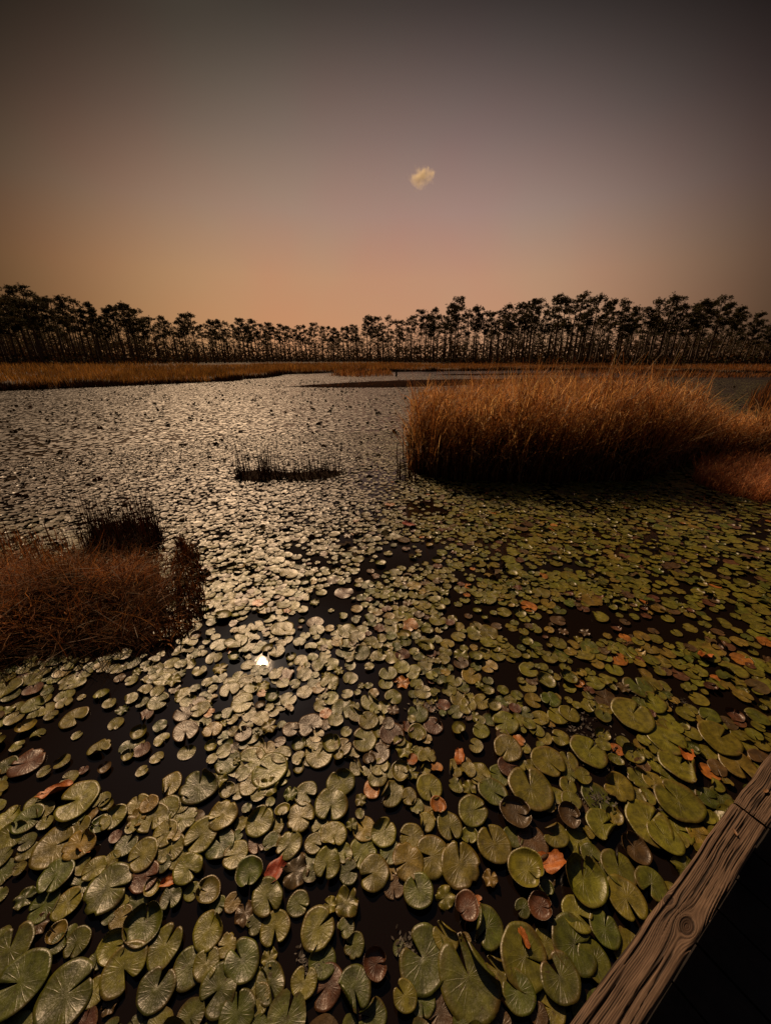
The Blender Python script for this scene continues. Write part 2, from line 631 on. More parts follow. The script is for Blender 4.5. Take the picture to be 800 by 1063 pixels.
# broader leaves bent over at all angles
p2 = poly_sample(bed_poly, 4200)
N = len(p2)
hb = bed_height(p2[:, 0], p2[:, 1])
V, f, T = blades(np.column_stack([p2, hb * R.uniform(.3, .88, N)]), R.uniform(.25, .6, N), R.uniform(.012, .028, N), np.abs(R.normal(.5, .4, N)),
                 R.uniform(0, 6.3, N), R.uniform(.6, 2.8, N), pick(GOLD + [(.46, .34, .2), (.2, .1, .045)], N, .35), segs=5)
mk('drooping_leaves', V - off, [f], M['reed'], bed, attrs={'tint': T})
# bent, broken blades hanging out over the water along the front
fx = R.uniform(.4, 8.4, 900)
fy = np.interp(fx, [.4, .9, 2, 3.4, 4.5, 5.2, 6.2, 8.6], [6.9, 6.35, 6.1, 6.15, 6.2, 6.7, 7.4, 7.5]) + R.uniform(-.02, .5, 900)
N = 900
V, f, T = blades(np.column_stack([fx, fy, R.uniform(0, .35, N)]), R.uniform(.35, .8, N), R.uniform(.012, .022, N), np.abs(R.normal(.25, .2, N)),
                 R.normal(-1.5, 1.1, N), R.uniform(1.2, 3.0, N), pick([(.36, .27, .19), (.42, .31, .22), (.22, .15, .10)], N), segs=6)
mk('broken_blades', V - off, [f], M['thatch'], bed, attrs={'tint': T})
p2 = poly_sample(bed_poly, 4200)
N = len(p2)
V, f, T = blades(np.column_stack([p2, np.full(N, -.05)]), bed_height(p2[:, 0], p2[:, 1]) * R.uniform(.35, .7, N), R.uniform(.012, .022, N),
                 np.abs(R.normal(.06, .06, N)), R.uniform(0, 6.3, N), np.abs(R.normal(.2, .3, N)), pick(DARK, N), segs=3, tipw=.5)
mk('dead_stalks', V - off, [f], M['stem'], bed, attrs={'tint': T})


def stems_clump(name, label, cat, poly, n, h, tints, mat, tuft=0, tuft_h=.2, mat_h=0., mat_tint=None, lean=.07, width=(.006, .012), group=None, curl=.12, hvar=(.5, 1.1)):
    poly = np.array(poly)
    c = poly.mean(0)
    root = empty(name, (c[0], c[1], 0))
    tag(root, label, cat, group)
    o3 = np.array([c[0], c[1], 0])
    p = poly_sample(poly, n * 6)
    p = p[vnoise(p[:, 0] * 6, p[:, 1] * 6, 44) > .30]
    n = min(n, len(p))
    p = p[:n]
    hn = .45 + .75 * vnoise(p[:, 0] * 5, p[:, 1] * 5, 45)
    V, f, T = blades(np.column_stack([p, np.full(n, -.03)]), hn * h * R.uniform(*hvar, n), R.uniform(*width, n), np.abs(R.normal(0, lean, n)),
                     R.uniform(0, 6.3, n), R.normal(0, curl, n), pick(tints, n), segs=4, tipw=.35, wob=.03)
    mk('stems', V - o3, [f], mat, root, attrs={'tint': T})
    if tuft:
        p = poly_sample(poly, tuft)
        V, f, T = blades(np.column_stack([p, np.full(tuft, -.02)]), tuft_h * R.uniform(.5, 1.3, tuft), R.uniform(.008, .02, tuft), np.abs(R.normal(.4, .4, tuft)),
                         R.uniform(0, 6.3, tuft), R.normal(.9, .6, tuft), pick(mat_tint or tints, tuft), segs=4)
        mk('low_leaves', V - o3, [f], mat, root, attrs={'tint': T})
    if mat_h:
        k = 40
        th = np.linspace(0, 2 * math.pi, k, endpoint=False)
        ext = np.array([np.max((poly - c) @ np.array([math.cos(a), math.sin(a)])) for a in th]) * .92
        rings = []
        for s, z in ((1.05, -.06), (.85, .35), (.55, .75), (.25, 1.0)):
            xy = c + np.stack([np.cos(th), np.sin(th)], -1) * (ext * s * (.85 + .3 * vnoise(th * 4, th * 0 + s * 9, 8)))[:, None]
            rings.append(np.column_stack([xy, mat_h * z * (.6 + .8 * vnoise(xy[:, 0] * 7, xy[:, 1] * 7, 2))]))
        V = np.concatenate(rings + [[[c[0], c[1], mat_h]]])
        fs = []
        for q_ in range(3):
            a = np.arange(k) + q_ * k
            bb = np.roll(np.arange(k), -1) + q_ * k
            fs.append(np.stack([a, bb, bb + k, a + k], -1))
        a = np.arange(k) + 3 * k
        mk('root_mat', V - o3, [np.concatenate(fs), np.stack([a, np.roll(a, -1), np.full(k, 4 * k)], -1)], M['mat'], root, smooth=True)
    return root


# dark spikes at the left end of the reed bed
stems_clump('cattail_clump', 'dark upright cattail stalks at the left end of the golden reed bed', 'cattails',
            gpoly([(414, 500), (432, 502), (440, 484), (424, 470), (410, 480)]), 46, .85, DARK, M['stem'], 60, .25, width=(.012, .022), hvar=(.3, 1.1))
# short rusty tussock in front of the right end of the bed
gp = gpoly([(716, 500), (745, 512), (790, 522), (830, 522), (830, 490), (770, 482), (724, 484)])
EXCL.append(gp)
c_ = gp.mean(0)
tus = empty('grass_tussock', (c_[0], c_[1], 0))
tag(tus, 'short rusty orange grass tussock in front of the right end of the reed bed', 'grass tussock')
p = poly_sample(gp, 4200)
N = len(p)
V, f, T = blades(np.column_stack([p, np.full(N, 0.)]), R.uniform(.18, .52, N), R.uniform(.006, .011, N), np.abs(R.normal(.25, .25, N)), R.normal(-1.2, 1.5, N),
                 np.abs(R.normal(1.2, .7, N)), pick([(.52, .27, .14), (.42, .19, .09), (.60, .34, .19)], N), segs=5)
mk('leaf_blades', V - np.array([c_[0], c_[1], 0]), [f], M['reed'], tus, attrs={'tint': T})
# dark clump at the right picture edge behind
gp = gpoly([(772, 424), (800, 430), (850, 432), (850, 416), (790, 414)])
EXCL.append(gp)
stems_clump('reed_clump', 'smaller rusty brown reed clump at the far right behind the reed bed', 'reed clump', gp, 900, 1.15, RUST + DARK, M['reed'], 700, .6,
            width=(.014, .03), lean=.15, curl=.4)

# ---- left tussock: mound of fallen rusty grass, dark stems behind
TP = gpoly([(-130, 760), (-40, 702), (10, 694), (40, 676), (80, 686), (118, 676), (146, 680), (156, 660), (176, 650), (172, 634), (182, 616), (170, 604), (168, 590), (150, 580), (120, 590), (90, 582), (50, 596), (20, 588), (-80, 585), (-190, 590)])
EXCL.append(TP)
c_ = TP.mean(0)
o3 = np.array([c_[0], c_[1], 0])
tus = empty('grass_tussock', tuple(o3))
tag(tus, 'mound of fallen rusty brown grass in the water on the left', 'grass tussock')


def edge_frac(p, poly, c):
    """1 at the middle, 0 on the outline (radially)"""
    dx = p - c
    th = np.arctan2(dx[:, 1], dx[:, 0])
    r = np.hypot(dx[:, 0], dx[:, 1])
    # radius of outline per angle
    ths = np.linspace(-math.pi, math.pi, 181)
    rr = []
    for a in ths:
        lo, hi = 0., 4.
        for _ in range(18):
            mid = (lo + hi) / 2
            if in_poly(np.array([[c[0] + math.cos(a) * mid, c[1] + math.sin(a) * mid]]), poly)[0]:
                lo = mid
            else:
                hi = mid
        rr.append(lo)
    return np.clip(1 - r / np.interp(th, ths, rr), 0, 1)


k, kr = 72, 10
th = np.linspace(0, 2 * math.pi, k, endpoint=False)
ext = []
for a in th:
    lo, hi = 0., 4.
    for _ in range(18):
        mid = (lo + hi) / 2
        if in_poly(np.array([[c_[0] + math.cos(a) * mid, c_[1] + math.sin(a) * mid]]), TP)[0]:
            lo = mid
        else:
            hi = mid
    ext.append(lo)
ext = np.array(ext)


def mound_z(fr, x, y):
    return .36 * np.clip(fr, 0, 1) ** .7 * (.35 + 1.05 * vnoise(x * 2.6, y * 2.6, 14)) + .04 * vnoise(x * 14, y * 14, 15)


V = []
for s in np.linspace(1.02, .06, kr):
    xy = c_ + np.stack([np.cos(th), np.sin(th)], -1) * (ext * s)[:, None]
    V.append(np.column_stack([xy, mound_z(np.full(k, 1 - s), xy[:, 0], xy[:, 1]) * .8 - .03]))
V = np.concatenate(V + [[[c_[0], c_[1], .2]]])
fs = []
for q_ in range(kr - 1):
    a = np.arange(k) + q_ * k
    bb = np.roll(np.arange(k), -1) + q_ * k
    fs.append(np.stack([a, bb, bb + k, a + k], -1))
a = np.arange(k) + (kr - 1) * k
mk('root_mat', V - o3, [np.concatenate(fs), np.stack([a, np.roll(a, -1), np.full(k, kr * k)], -1)], M['mat'], tus, smooth=True)
p = poly_sample(TP, 9000)
fr = edge_frac(p, TP, c_)
N = len(p)
z = mound_z(fr, p[:, 0], p[:, 1])
ct = pick(RUST + RUST + [(.30, .17, .085)], N, .3) * 1.35 * (.25 + 1.5 * vnoise(p[:, 0] * 3.2, p[:, 1] * 3.2, 52) ** 1.4)[:, None] * np.clip(.12 + fr * 3.4, 0, 1.25)[:, None]  # tint sinks towards the outline: shadow at the mound's foot painted in
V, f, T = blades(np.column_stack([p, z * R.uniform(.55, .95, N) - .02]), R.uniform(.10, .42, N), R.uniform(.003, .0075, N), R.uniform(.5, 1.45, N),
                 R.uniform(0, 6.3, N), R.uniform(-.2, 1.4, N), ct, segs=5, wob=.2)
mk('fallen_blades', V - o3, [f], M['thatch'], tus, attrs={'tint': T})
p = poly_sample(TP, 2600)
fr = edge_frac(p, TP, c_)
N = len(p)
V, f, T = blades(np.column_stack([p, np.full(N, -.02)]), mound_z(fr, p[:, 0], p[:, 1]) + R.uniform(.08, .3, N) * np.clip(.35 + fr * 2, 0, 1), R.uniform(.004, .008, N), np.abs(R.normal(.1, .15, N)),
                 R.uniform(0, 6.3, N), R.normal(.4, .5, N), pick(RUST + DARK + DARK, N, .25) * np.clip(.15 + fr * 3.2, 0, 1)[:, None], segs=4)  # standing blades carry the same painted foot shadow
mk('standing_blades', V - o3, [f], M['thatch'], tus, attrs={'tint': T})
pw = c_ + (poly_sample(TP, 2200) - c_) * 1.12
pw = pw[(edge_frac(pw, TP, c_) < .22) & (vnoise(pw[:, 0] * 5, pw[:, 1] * 5, 58) > .25)]
N = len(pw)
V, f, T = blades(np.column_stack([pw, np.full(N, -.02)]), R.uniform(.12, .42, N), R.uniform(.0035, .008, N), np.abs(R.normal(.25, .25, N)), R.uniform(0, 6.3, N),
                 R.normal(.6, .6, N), pick(DARK + DARK + RUST, N, .3), segs=4)
mk('edge_blades', V - o3, [f], M['thatch'], tus, attrs={'tint': T})
p = poly_sample(TP, 420)
fr = edge_frac(p, TP, c_)
N = len(p)
V, f, T = blades(np.column_stack([p, mound_z(fr, p[:, 0], p[:, 1]) + .03]), R.uniform(.08, .38, N), R.uniform(.003, .0075, N), R.uniform(1.0, 1.6, N),
                 R.uniform(0, 6.3, N), R.normal(.1, .15, N), pick([(.22, .17, .13), (.16, .11, .08)], N), segs=3, tipw=.6)
mk('broken_straws', V - o3, [f], M['thatch'], tus, attrs={'tint': T})

stems_clump('reed_clump', 'tall dark reddish stems behind the rusty grass mound', 'reed clump',
            gpoly([(84, 574), (120, 580), (165, 572), (172, 556), (150, 548), (110, 552)]), 520, .66, DARK + [(.09, .03, .02)], M['stem'], 700, .26,
            .10, width=(.004, .009), lean=.14, curl=.3)
stems_clump('reed_clump', 'thin brown stems left of the tall dark stems', 'reed clump',
            gpoly([(-60, 590), (20, 590), (84, 578), (70, 562), (10, 560), (-70, 560)]), 240, .42, RUST + DARK, M['thatch'], 160, .2, width=(.004, .009))
stems_clump('weed_clump', 'low dark leafless stems at the right foot of the grass mound', 'weed clump',
            gpoly([(150, 676), (190, 668), (212, 640), (214, 610), (206, 575), (186, 560), (178, 590), (180, 640)]), 420, .2, DARK + RUST, M['stem'], 900, .15,
            0, width=(.004, .010), lean=.25, curl=.3)
# ---- the two little dark clumps in the middle
stems_clump('weed_clump', 'small dark weed clump with upright stems, left of two in mid pond', 'weed clump',
            gpoly([(244, 499), (262, 502), (290, 499), (306, 494), (280, 490), (246, 490)]), 150, .95, DARK, M['stem'], 700, .17, .05, width=(.006, .014), hvar=(.2, 1.0), lean=.13, curl=.25)
stems_clump('weed_clump', 'small dark weed clump with low stems, right of two in mid pond', 'weed clump',
            gpoly([(284, 497), (320, 501), (348, 496), (362, 491), (340, 488), (300, 492)]), 90, .75, DARK, M['stem'], 700, .15, .04, width=(.006, .013), hvar=(.2, 1.0), lean=.13, curl=.25)

# ------------------------------------------------------------------ lily pads
def pad_shape(rings, segs, notch, kind, rng):
    """unit-radius lily pad -> V (n,3), tris, quads, uv. The sinus (slit) lies along +X."""
    th = np.linspace(0, 1, segs + 1)
    th = notch + (2 * math.pi - 2 * notch) * th
    ph = rng.uniform(0, 6.28, 6)
    Ro = 1 + .035 * np.sin(2 * th + ph[0]) + .025 * np.sin(3 * th + ph[1]) + .012 * np.sin(7 * th + ph[2])
    if kind in ('wavy', 'curl', 'crumple'):
        for _ in range(int(rng.integers(0, 3))):
            Ro *= 1 - rng.uniform(.08, .32) * np.exp(-(np.angle(np.exp(1j * (th - rng.uniform(0, 6.28)))) / rng.uniform(.07, .22)) ** 2)
    dn = np.minimum(th - notch, 2 * math.pi - notch - th)
    Ro *= 1 - .16 * np.exp(-(dn / .13) ** 1.5)
    th0 = rng.uniform(0, 6.28)
    rr = np.linspace(0, 1, rings + 1)[1:] ** .85
    P_ = [np.array([[.05, 0, 0]])]
    UV = [np.array([[.02, 0.]])]
    for r in rr:
        x, y = r * Ro * np.cos(th), r * Ro * np.sin(th)
        z = -.03 * (1 - r) + .018 * np.sin(3 * th + ph[3]) * r ** 2 + .02 * np.sin(5 * th + ph[4]) * r ** 3
        uvx, uvy = r * np.cos(th), r * np.sin(th)
        d = np.angle(np.exp(1j * (th - th0)))
        if kind == 'flat':
            z = z + .03 * r ** 8
        elif kind == 'wavy':
            z = z + .055 * np.sin(4 * th + ph[5]) * r ** 3
        elif kind == 'curl':
            w_ = np.exp(-(d / .75) ** 2) * np.clip((r - .55) / .45, 0, 1)
            z = z + .42 * w_ ** 1.3
            x, y = x * (1 - .30 * w_ ** 1.4), y * (1 - .30 * w_ ** 1.4)
        elif kind == 'cup':
            w_ = np.clip((r - .6) / .4, 0, 1) * (.75 + .35 * np.cos(d))
            z = z + .34 * w_ ** 1.2
            x, y = x * (1 - .2 * w_ ** 1.5), y * (1 - .2 * w_ ** 1.5)
        elif kind == 'fold':
            e = np.array([math.cos(th0), math.sin(th0)])
            a_ = x * e[0] + y * e[1]
            ex = np.clip(a_ - .38, 0, None)
            na_ = np.where(a_ > .38, .38 + .22 * np.sin(np.clip(ex / .22, 0, math.pi * .5)) - np.clip(ex - .35, 0, None) * .9, a_)
            z = z + np.where(a_ > .38, .22 * (1 - np.cos(np.clip(ex / .22, 0, math.pi * .8))), 0)
            x, y = x + (na_ - a_) * e[0], y + (na_ - a_) * e[1]
        elif kind == 'crumple':
            z = z + .22 * (vnoise(x * 2.2 + 10 + ph[0], y * 2.2 + 10, 3) - .4) * r + .16 * np.sin(6 * th + ph[5]) * r ** 3
            x, y = x * (1 - .18 * r * np.abs(np.sin(3 * th + ph[1]))), y * (1 - .18 * r * np.abs(np.cos(2 * th + ph[2])))
        P_.append(np.stack([x, y, z], -1))
        UV.append(np.stack([uvx, uvy], -1))
    V = np.concatenate(P_)
    UV = np.concatenate(UV)
    n = segs + 1
    i = np.arange(segs)
    tri = np.stack([np.zeros(segs, int), 1 + i, 2 + i], -1)
    quads = [np.stack([1 + k_ * n + i, 1 + (k_ + 1) * n + i, 2 + (k_ + 1) * n + i, 2 + k_ * n + i], -1) for k_ in range(rings - 1)]
    quads = np.concatenate(quads) if quads else np.zeros((0, 4), int)
    return V, tri, quads, UV


def solid_pad(i, kind, notch):
    """full-detail pad with thickness: top skin, underside skin and rim"""
    rng = np.random.default_rng(100 + i)
    segs, rings = 40, 7
    V, tri, quads, UV = pad_shape(rings, segs, notch, kind, rng)
    n = len(V)
    nrm = np.array([0, 0, -.010])
    V2 = np.concatenate([V, V + nrm])
    # outline loop: slit edge - rim - slit edge
    m_ = segs + 1
    first = [0] + [1 + k_ * m_ for k_ in range(rings)]
    last = [1 + k_ * m_ + segs for k_ in range(rings)]
    rim = first[:-1] + [1 + (rings - 1) * m_ + j for j in range(m_)] + last[:-1][::-1]
    a = np.array(rim)
    bq = np.roll(a, -1)
    side = np.stack([a, a + n, bq + n, bq], -1)
    fq = np.concatenate([quads, quads[:, ::-1] + n, side])
    ft = np.concatenate([tri, tri[:, ::-1] + n])
    mi = np.concatenate([np.zeros(len(quads)), np.ones(len(quads)), np.zeros(len(side)), np.zeros(len(tri)), np.ones(len(tri))])
    sm = np.ones(len(mi), bool)
    sm[2 * len(quads):2 * len(quads) + len(side)] = False
    o_ = mk('lily_pad', V2, [fq, ft], [M['pad'], M['pad_under']], smooth=True, uv=np.concatenate([UV, UV]), midx=mi, link=False)
    o_.data.polygons.foreach_set('use_smooth', sm)
    return o_.data


KINDS = ['flat', 'flat', 'flat', 'wavy', 'wavy', 'wavy', 'curl', 'curl', 'curl', 'cup', 'cup', 'fold', 'fold', 'crumple', 'crumple', 'flat', 'wavy', 'curl']
NOTCH = [.03, .06, .14, .04, .20, .09, .05, .12, .04, .03, .06, .07, .15, .16, .08, .24, .12, .10]
PADM = [solid_pad(i, k_, n_) for i, (k_, n_) in enumerate(zip(KINDS, NOTCH))]
BYK = {}
for i, k_ in enumerate(KINDS):
    BYK.setdefault(k_, []).append(i)

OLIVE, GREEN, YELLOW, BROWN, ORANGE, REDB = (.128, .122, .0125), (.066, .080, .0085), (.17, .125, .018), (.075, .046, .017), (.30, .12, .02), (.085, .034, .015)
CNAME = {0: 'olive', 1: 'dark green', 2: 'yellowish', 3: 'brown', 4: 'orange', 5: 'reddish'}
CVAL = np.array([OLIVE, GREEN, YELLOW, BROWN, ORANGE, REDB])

# the pads one can pick out in the foreground: pixel, pixel radius, kind, colour (dark green low down: vignette darkening painted in)
HERO = [
 (439, 998, 26, 'flat', 1), (477, 900, 22, 'wavy', 0), (512, 880, 18, 'flat', 0), (546, 906, 20, 'cup', 0), (550, 821, 21, 'flat', 0), (535, 847, 18, 'cup', 3),
 (511, 824, 15, 'flat', 1), (490, 845, 16, 'flat', 0), (486, 1018, 34, 'fold', 1), (543, 996, 26, 'flat', 0), (423, 897, 17, 'wavy', 2), (434, 928, 16, 'flat', 1),
 (330, 967, 19, 'flat', 0), (388, 908, 16, 'wavy', 0), (390, 1003, 15, 'cup', 5), (484, 946, 15, 'cup', 5), (568, 793, 16, 'flat', 0), (526, 780, 14, 'flat', 0),
 (354, 814, 14, 'curl', 0), (344, 838, 17, 'wavy', 0), (598, 952, 16, 'flat', 0), (594, 983, 23, 'flat', 1), (580, 1018, 20, 'flat', 1), (537, 1033, 18, 'flat', 1),
 (420, 1038, 13, 'flat', 0), (368, 1030, 18, 'fold', 1), (610, 782, 16, 'flat', 0), (672, 857, 21, 'flat', 0), (656, 884, 16, 'cup', 3), (641, 904, 17, 'flat', 1),
 (604, 917, 25, 'cup', 0), (648, 936, 19, 'flat', 0), (703, 834, 20, 'flat', 0), (704, 797, 17, 'fold', 0), (674, 921, 15, 'flat', 1), (624, 858, 15, 'fold', 0),
 (210, 870, 17, 'flat', 0), (82, 834, 18, 'flat', 0), (57, 881, 18, 'flat', 0), (114, 925, 22, 'wavy', 1), (130, 1008, 20, 'flat', 0), (70, 1036, 26, 'wavy', 1),
 (24, 1024, 24, 'flat', 1), (12, 990, 20, 'flat', 1), (172, 985, 18, 'flat', 0), (218, 968, 17, 'curl', 0), (286, 966, 15, 'flat', 0), (252, 1000, 19, 'wavy', 1),
 (278, 935, 17, 'wavy', 0), (260, 910, 16, 'cup', 1), (150, 962, 20, 'cup', 1), (298, 1062, 22, 'flat', 1), (164, 1030, 18, 'flat', 1), (228, 1030, 20, 'wavy', 1),
 (85, 880, 14, 'curl', 2), (60, 912, 15, 'flat', 1), (196, 905, 14, 'wavy', 0), (150, 890, 14, 'flat', 0), (232, 850, 15, 'wavy', 0), (245, 890, 13, 'flat', 0),
 (270, 855, 15, 'curl', 0), (300, 880, 14, 'wavy', 0), (312, 850, 15, 'wavy', 0), (398, 866, 14, 'curl', 0), (445, 820, 14, 'flat', 0), (378, 770, 13, 'flat', 0),
 (745, 770, 17, 'flat', 0), (690, 770, 16, 'wavy', 0), (655, 745, 17, 'flat', 0), (640, 820, 15, 'curl', 0), (688, 872, 16, 'flat', 0), (466, 860, 14, 'flat', 0),
 (360, 940, 15, 'crumple', 0), (340, 900, 15, 'wavy', 0), (346, 870, 14, 'curl', 0), (406, 826, 14, 'fold', 0), (462, 975, 14, 'fold', 0), (505, 965, 17, 'fold', 1),
 (560, 945, 14, 'cup', 5), (616, 1000, 16, 'flat', 1), (626, 968, 15, 'flat', 1), (590, 850, 12, 'cup', 3), (575, 870, 13, 'fold', 0),
]
HOLES = [(272, 688, 9, 6, 0.0), (345, 638, 30, 20, .05), (425, 575, 38, 16, .1), (440, 528, 26, 10, .2), (100, 762, 52, 24, .25), (118, 716, 30, 18, .15), (135, 806, 60, 22, .2),
         (40, 775, 45, 22, .35), (700, 650, 95, 14, .3), (600, 642, 55, 12, .35), (392, 955, 24, 22, .1), (300, 1000, 26, 24, .25), (560, 858, 36, 16, .15),
         (632, 805, 34, 20, .25), (470, 770, 30, 16, .3), (420, 960, 30, 20, .15), (285, 905, 20, 18, .3), (610, 760, 34, 16, .25), (515, 935, 18, 26, .15),
         (750, 730, 40, 14, .4), (500, 640, 40, 12, .4), (560, 590, 40, 8, .45), (230, 660, 24, 12, .4), (20, 940, 40, 30, .5), (190, 950, 22, 22, .35),
         (95, 960, 24, 22, .35), (640, 700, 50, 12, .5), (320, 1045, 22, 18, .3), (120, 670, 80, 14, .25), (400, 500, 40, 14, .5), (690, 905, 30, 20, .4),
         (520, 700, 30, 14, .4), (205, 800, 26, 14, .4), (30, 820, 36, 18, .4), (240, 690, 20, 10, .45)]


def cover(px, py):
    """wanted share of water under pads, from the look of the photo, evaluated where a pad would float"""
    c = np.full(px.shape, .88)
    c = np.where((py < 540) & (px < 400), np.interp(px, [0, 230, 330, 400], [.85, .85, .9, .72]), c)
    c = np.where(py > 760, .95, c)
    for x, y, rx, ry, k_ in HOLES:
        d = ((px - x) / rx) ** 2 + ((py - y) / ry) ** 2
        c = c * (1 - (1 - k_) * np.exp(-d ** 1.5))
    n = vnoise(px / 26 + 50, py / 15 + 50, 77)
    k_ = np.clip(.35 + 1.5 * n, .3, 1.12)
    far_ = np.clip((560 - py) / 60, 0, 1) * np.clip((440 - px) / 60, 0, 1)
    return c * (k_ * (1 - far_) + .97 * far_)


cells = {}
CS = .2
pads = []           # x, y, r, kind index, colour index, rot, z, tilt


def try_pad(x, y, r, k_, force=False):
    cx, cy = int(math.floor(x / CS)), int(math.floor(y / CS))
    near = 0
    for i in range(cx - 1, cx + 2):
        for j in range(cy - 1, cy + 2):
            for (X_, Y_, R_, hero_) in cells.get((i, j), ()):
                d = math.hypot(x - X_, y - Y_)
                if not force and d < (r + R_) * (max(k_, .70) if hero_ else k_):
                    return False
    cells.setdefault((cx, cy), []).append((x, y, r, force))
    return True


DEADSPOT = [(572, 898, 14), (711, 785, 11), (284, 908, 13), (58, 825, 13), (176, 917, 9), (90, 882, 9)]
for (px, py, pr, kd, ci) in HERO:
    p = at(px, py)
    fz = p[1] * CP - (0 - CAM_H) * SP
    # a pad lies flat: its width across the picture is what was measured
    r = pr * fz / F
    el_ = math.atan2(CAM_H, math.hypot(p[0], p[1]))
    r *= .92 / math.sqrt(max(.5, math.sin(el_)))
    try_pad(p[0], p[1], r, .6, True)
    ki = BYK[kd][R.integers(len(BYK[kd]))]
    pads.append((p[0], p[1], r, ki, ci, R.uniform(0, 6.28), .016 + R.uniform(0, .014), 1))
for (px, py, pr) in DEADSPOT:
    p = at(px, py)
    fz = p[1] * CP + CAM_H * SP
    try_pad(p[0], p[1], pr * fz / F * .8, .6, True)

NEAR_R = 11.0
# candidates for the near field, sizes vary
ncand = 130000
ra = np.sqrt(R.uniform(.35 ** 2, NEAR_R ** 2, ncand))
aa = R.uniform(-1.12, 1.12, ncand)
cx_, cy_ = np.sin(aa) * ra, np.cos(aa) * ra
extra = R.uniform([-1.6, -.3], [2.0, .8], (2500, 2))
cx_, cy_ = np.concatenate([cx_, extra[:, 0]]), np.concatenate([cy_, extra[:, 1]])
ncand = len(cx_)
cr = np.clip(R.lognormal(math.log(.047), .30, ncand), .022, .088)
px, py, _ = to_pix(cx_, cy_, np.zeros(ncand))
cv = cover(px, py)
cr = cr * np.where((py < 560) & (px < 430), np.interp(py, [470, 560], [.72, 1.0]), 1.0)
ex = np.zeros(ncand, bool)
for pl in EXCL:
    ex |= in_poly(np.stack([cx_, cy_], -1), pl)
order = R.permutation(ncand)
RAIL_H = 1.44
rail_z = CAM_H - RAIL_H
r0 = at(590, 1063, rail_z)
r1 = at(800, 780, rail_z)
RD = (r1 - r0)[:2] / np.linalg.norm((r1 - r0)[:2])
RN = np.array([RD[1], -RD[0]])
for i in order:
    if ex[i] or R.random() > cv[i]:
        continue
    if (np.array([cx_[i], cy_[i]]) - r0[:2]) @ RN > .12:
        continue
    if not try_pad(cx_[i], cy_[i], cr[i], R.uniform(.52, .86) / max(.5, cv[i] + .2)):
        continue
    u = R.random()
    kd = 'flat' if u < .40 else 'wavy' if u < .66 else 'curl' if u < .80 else 'cup' if u < .89 else 'fold' if u < .955 else 'crumple'
    ki = BYK[kd][R.integers(len(BYK[kd]))]
    # dark green likelier towards the bottom: vignette darkening put into pad colours
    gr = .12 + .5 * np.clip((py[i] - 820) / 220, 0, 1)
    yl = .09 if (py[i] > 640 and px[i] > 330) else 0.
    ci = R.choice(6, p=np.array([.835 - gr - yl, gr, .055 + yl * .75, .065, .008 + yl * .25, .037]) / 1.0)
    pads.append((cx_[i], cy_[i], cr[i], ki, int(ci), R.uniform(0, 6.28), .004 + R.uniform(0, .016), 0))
PA = np.array(pads)

# which 300 show largest
px, py, fz = to_pix(PA[:, 0], PA[:, 1], np.zeros(len(PA)))
dist = np.sqrt(PA[:, 0] ** 2 + PA[:, 1] ** 2 + CAM_H ** 2)
area = PA[:, 2] ** 2 * (CAM_H / dist) / (fz ** 2)
behind_rail = ((PA[:, :2] - 0) @ RN * (RAIL_H / CAM_H) - r0[:2] @ RN) > -.004
vis = (px > 4) & (px < 796) & (py > 0) & (py < 1057) & ~behind_rail
area = np.where(vis, area, 0)
top = np.argsort(-area)[:300]
is_top = np.zeros(len(PA), bool)
is_top[top] = True


def tintjit(ci, rng):
    c = CVAL[ci] * rng.uniform(.78, 1.22)
    return c * rng.uniform(.92, 1.08, 3)


pad_objs = []
for i in top:
    x, y, r, ki, ci, rot, z, hero = PA[i]
    o = bpy.data.objects.new('lily_pad', PADM[int(ki)])
    o.location = (x, y, z)
    tl = .035 if KINDS[int(ki)] != 'cup' else .06
    o.rotation_euler = (R.normal(0, tl), R.normal(0, tl), rot)
    o.scale = (r, r * R.uniform(.9, 1.08), r)
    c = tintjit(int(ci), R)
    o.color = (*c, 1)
    COL.objects.link(o)
    pad_objs.append((o, int(ki), int(ci), r, px[i], py[i]))

# the remaining pads: one mass
TEMPL = {}


def templ(ki, lod):
    if (ki, lod) not in TEMPL:
        rng = np.random.default_rng(100 + ki)
        if lod == 0:
            TEMPL[ki, lod] = pad_shape(4, 26, NOTCH[ki], KINDS[ki], rng)
        elif lod in (1, 3):
            TEMPL[ki, lod] = pad_shape(3, 16, NOTCH[ki], KINDS[ki], rng)
        else:
            TEMPL[ki, lod] = pad_shape(1, 8, NOTCH[ki], 'flat' if KINDS[ki] in ('flat', 'wavy', 'crumple') else 'cup', rng)
    return TEMPL[ki, lod]


mass = []            # (V, tri, quad, tint, uv)


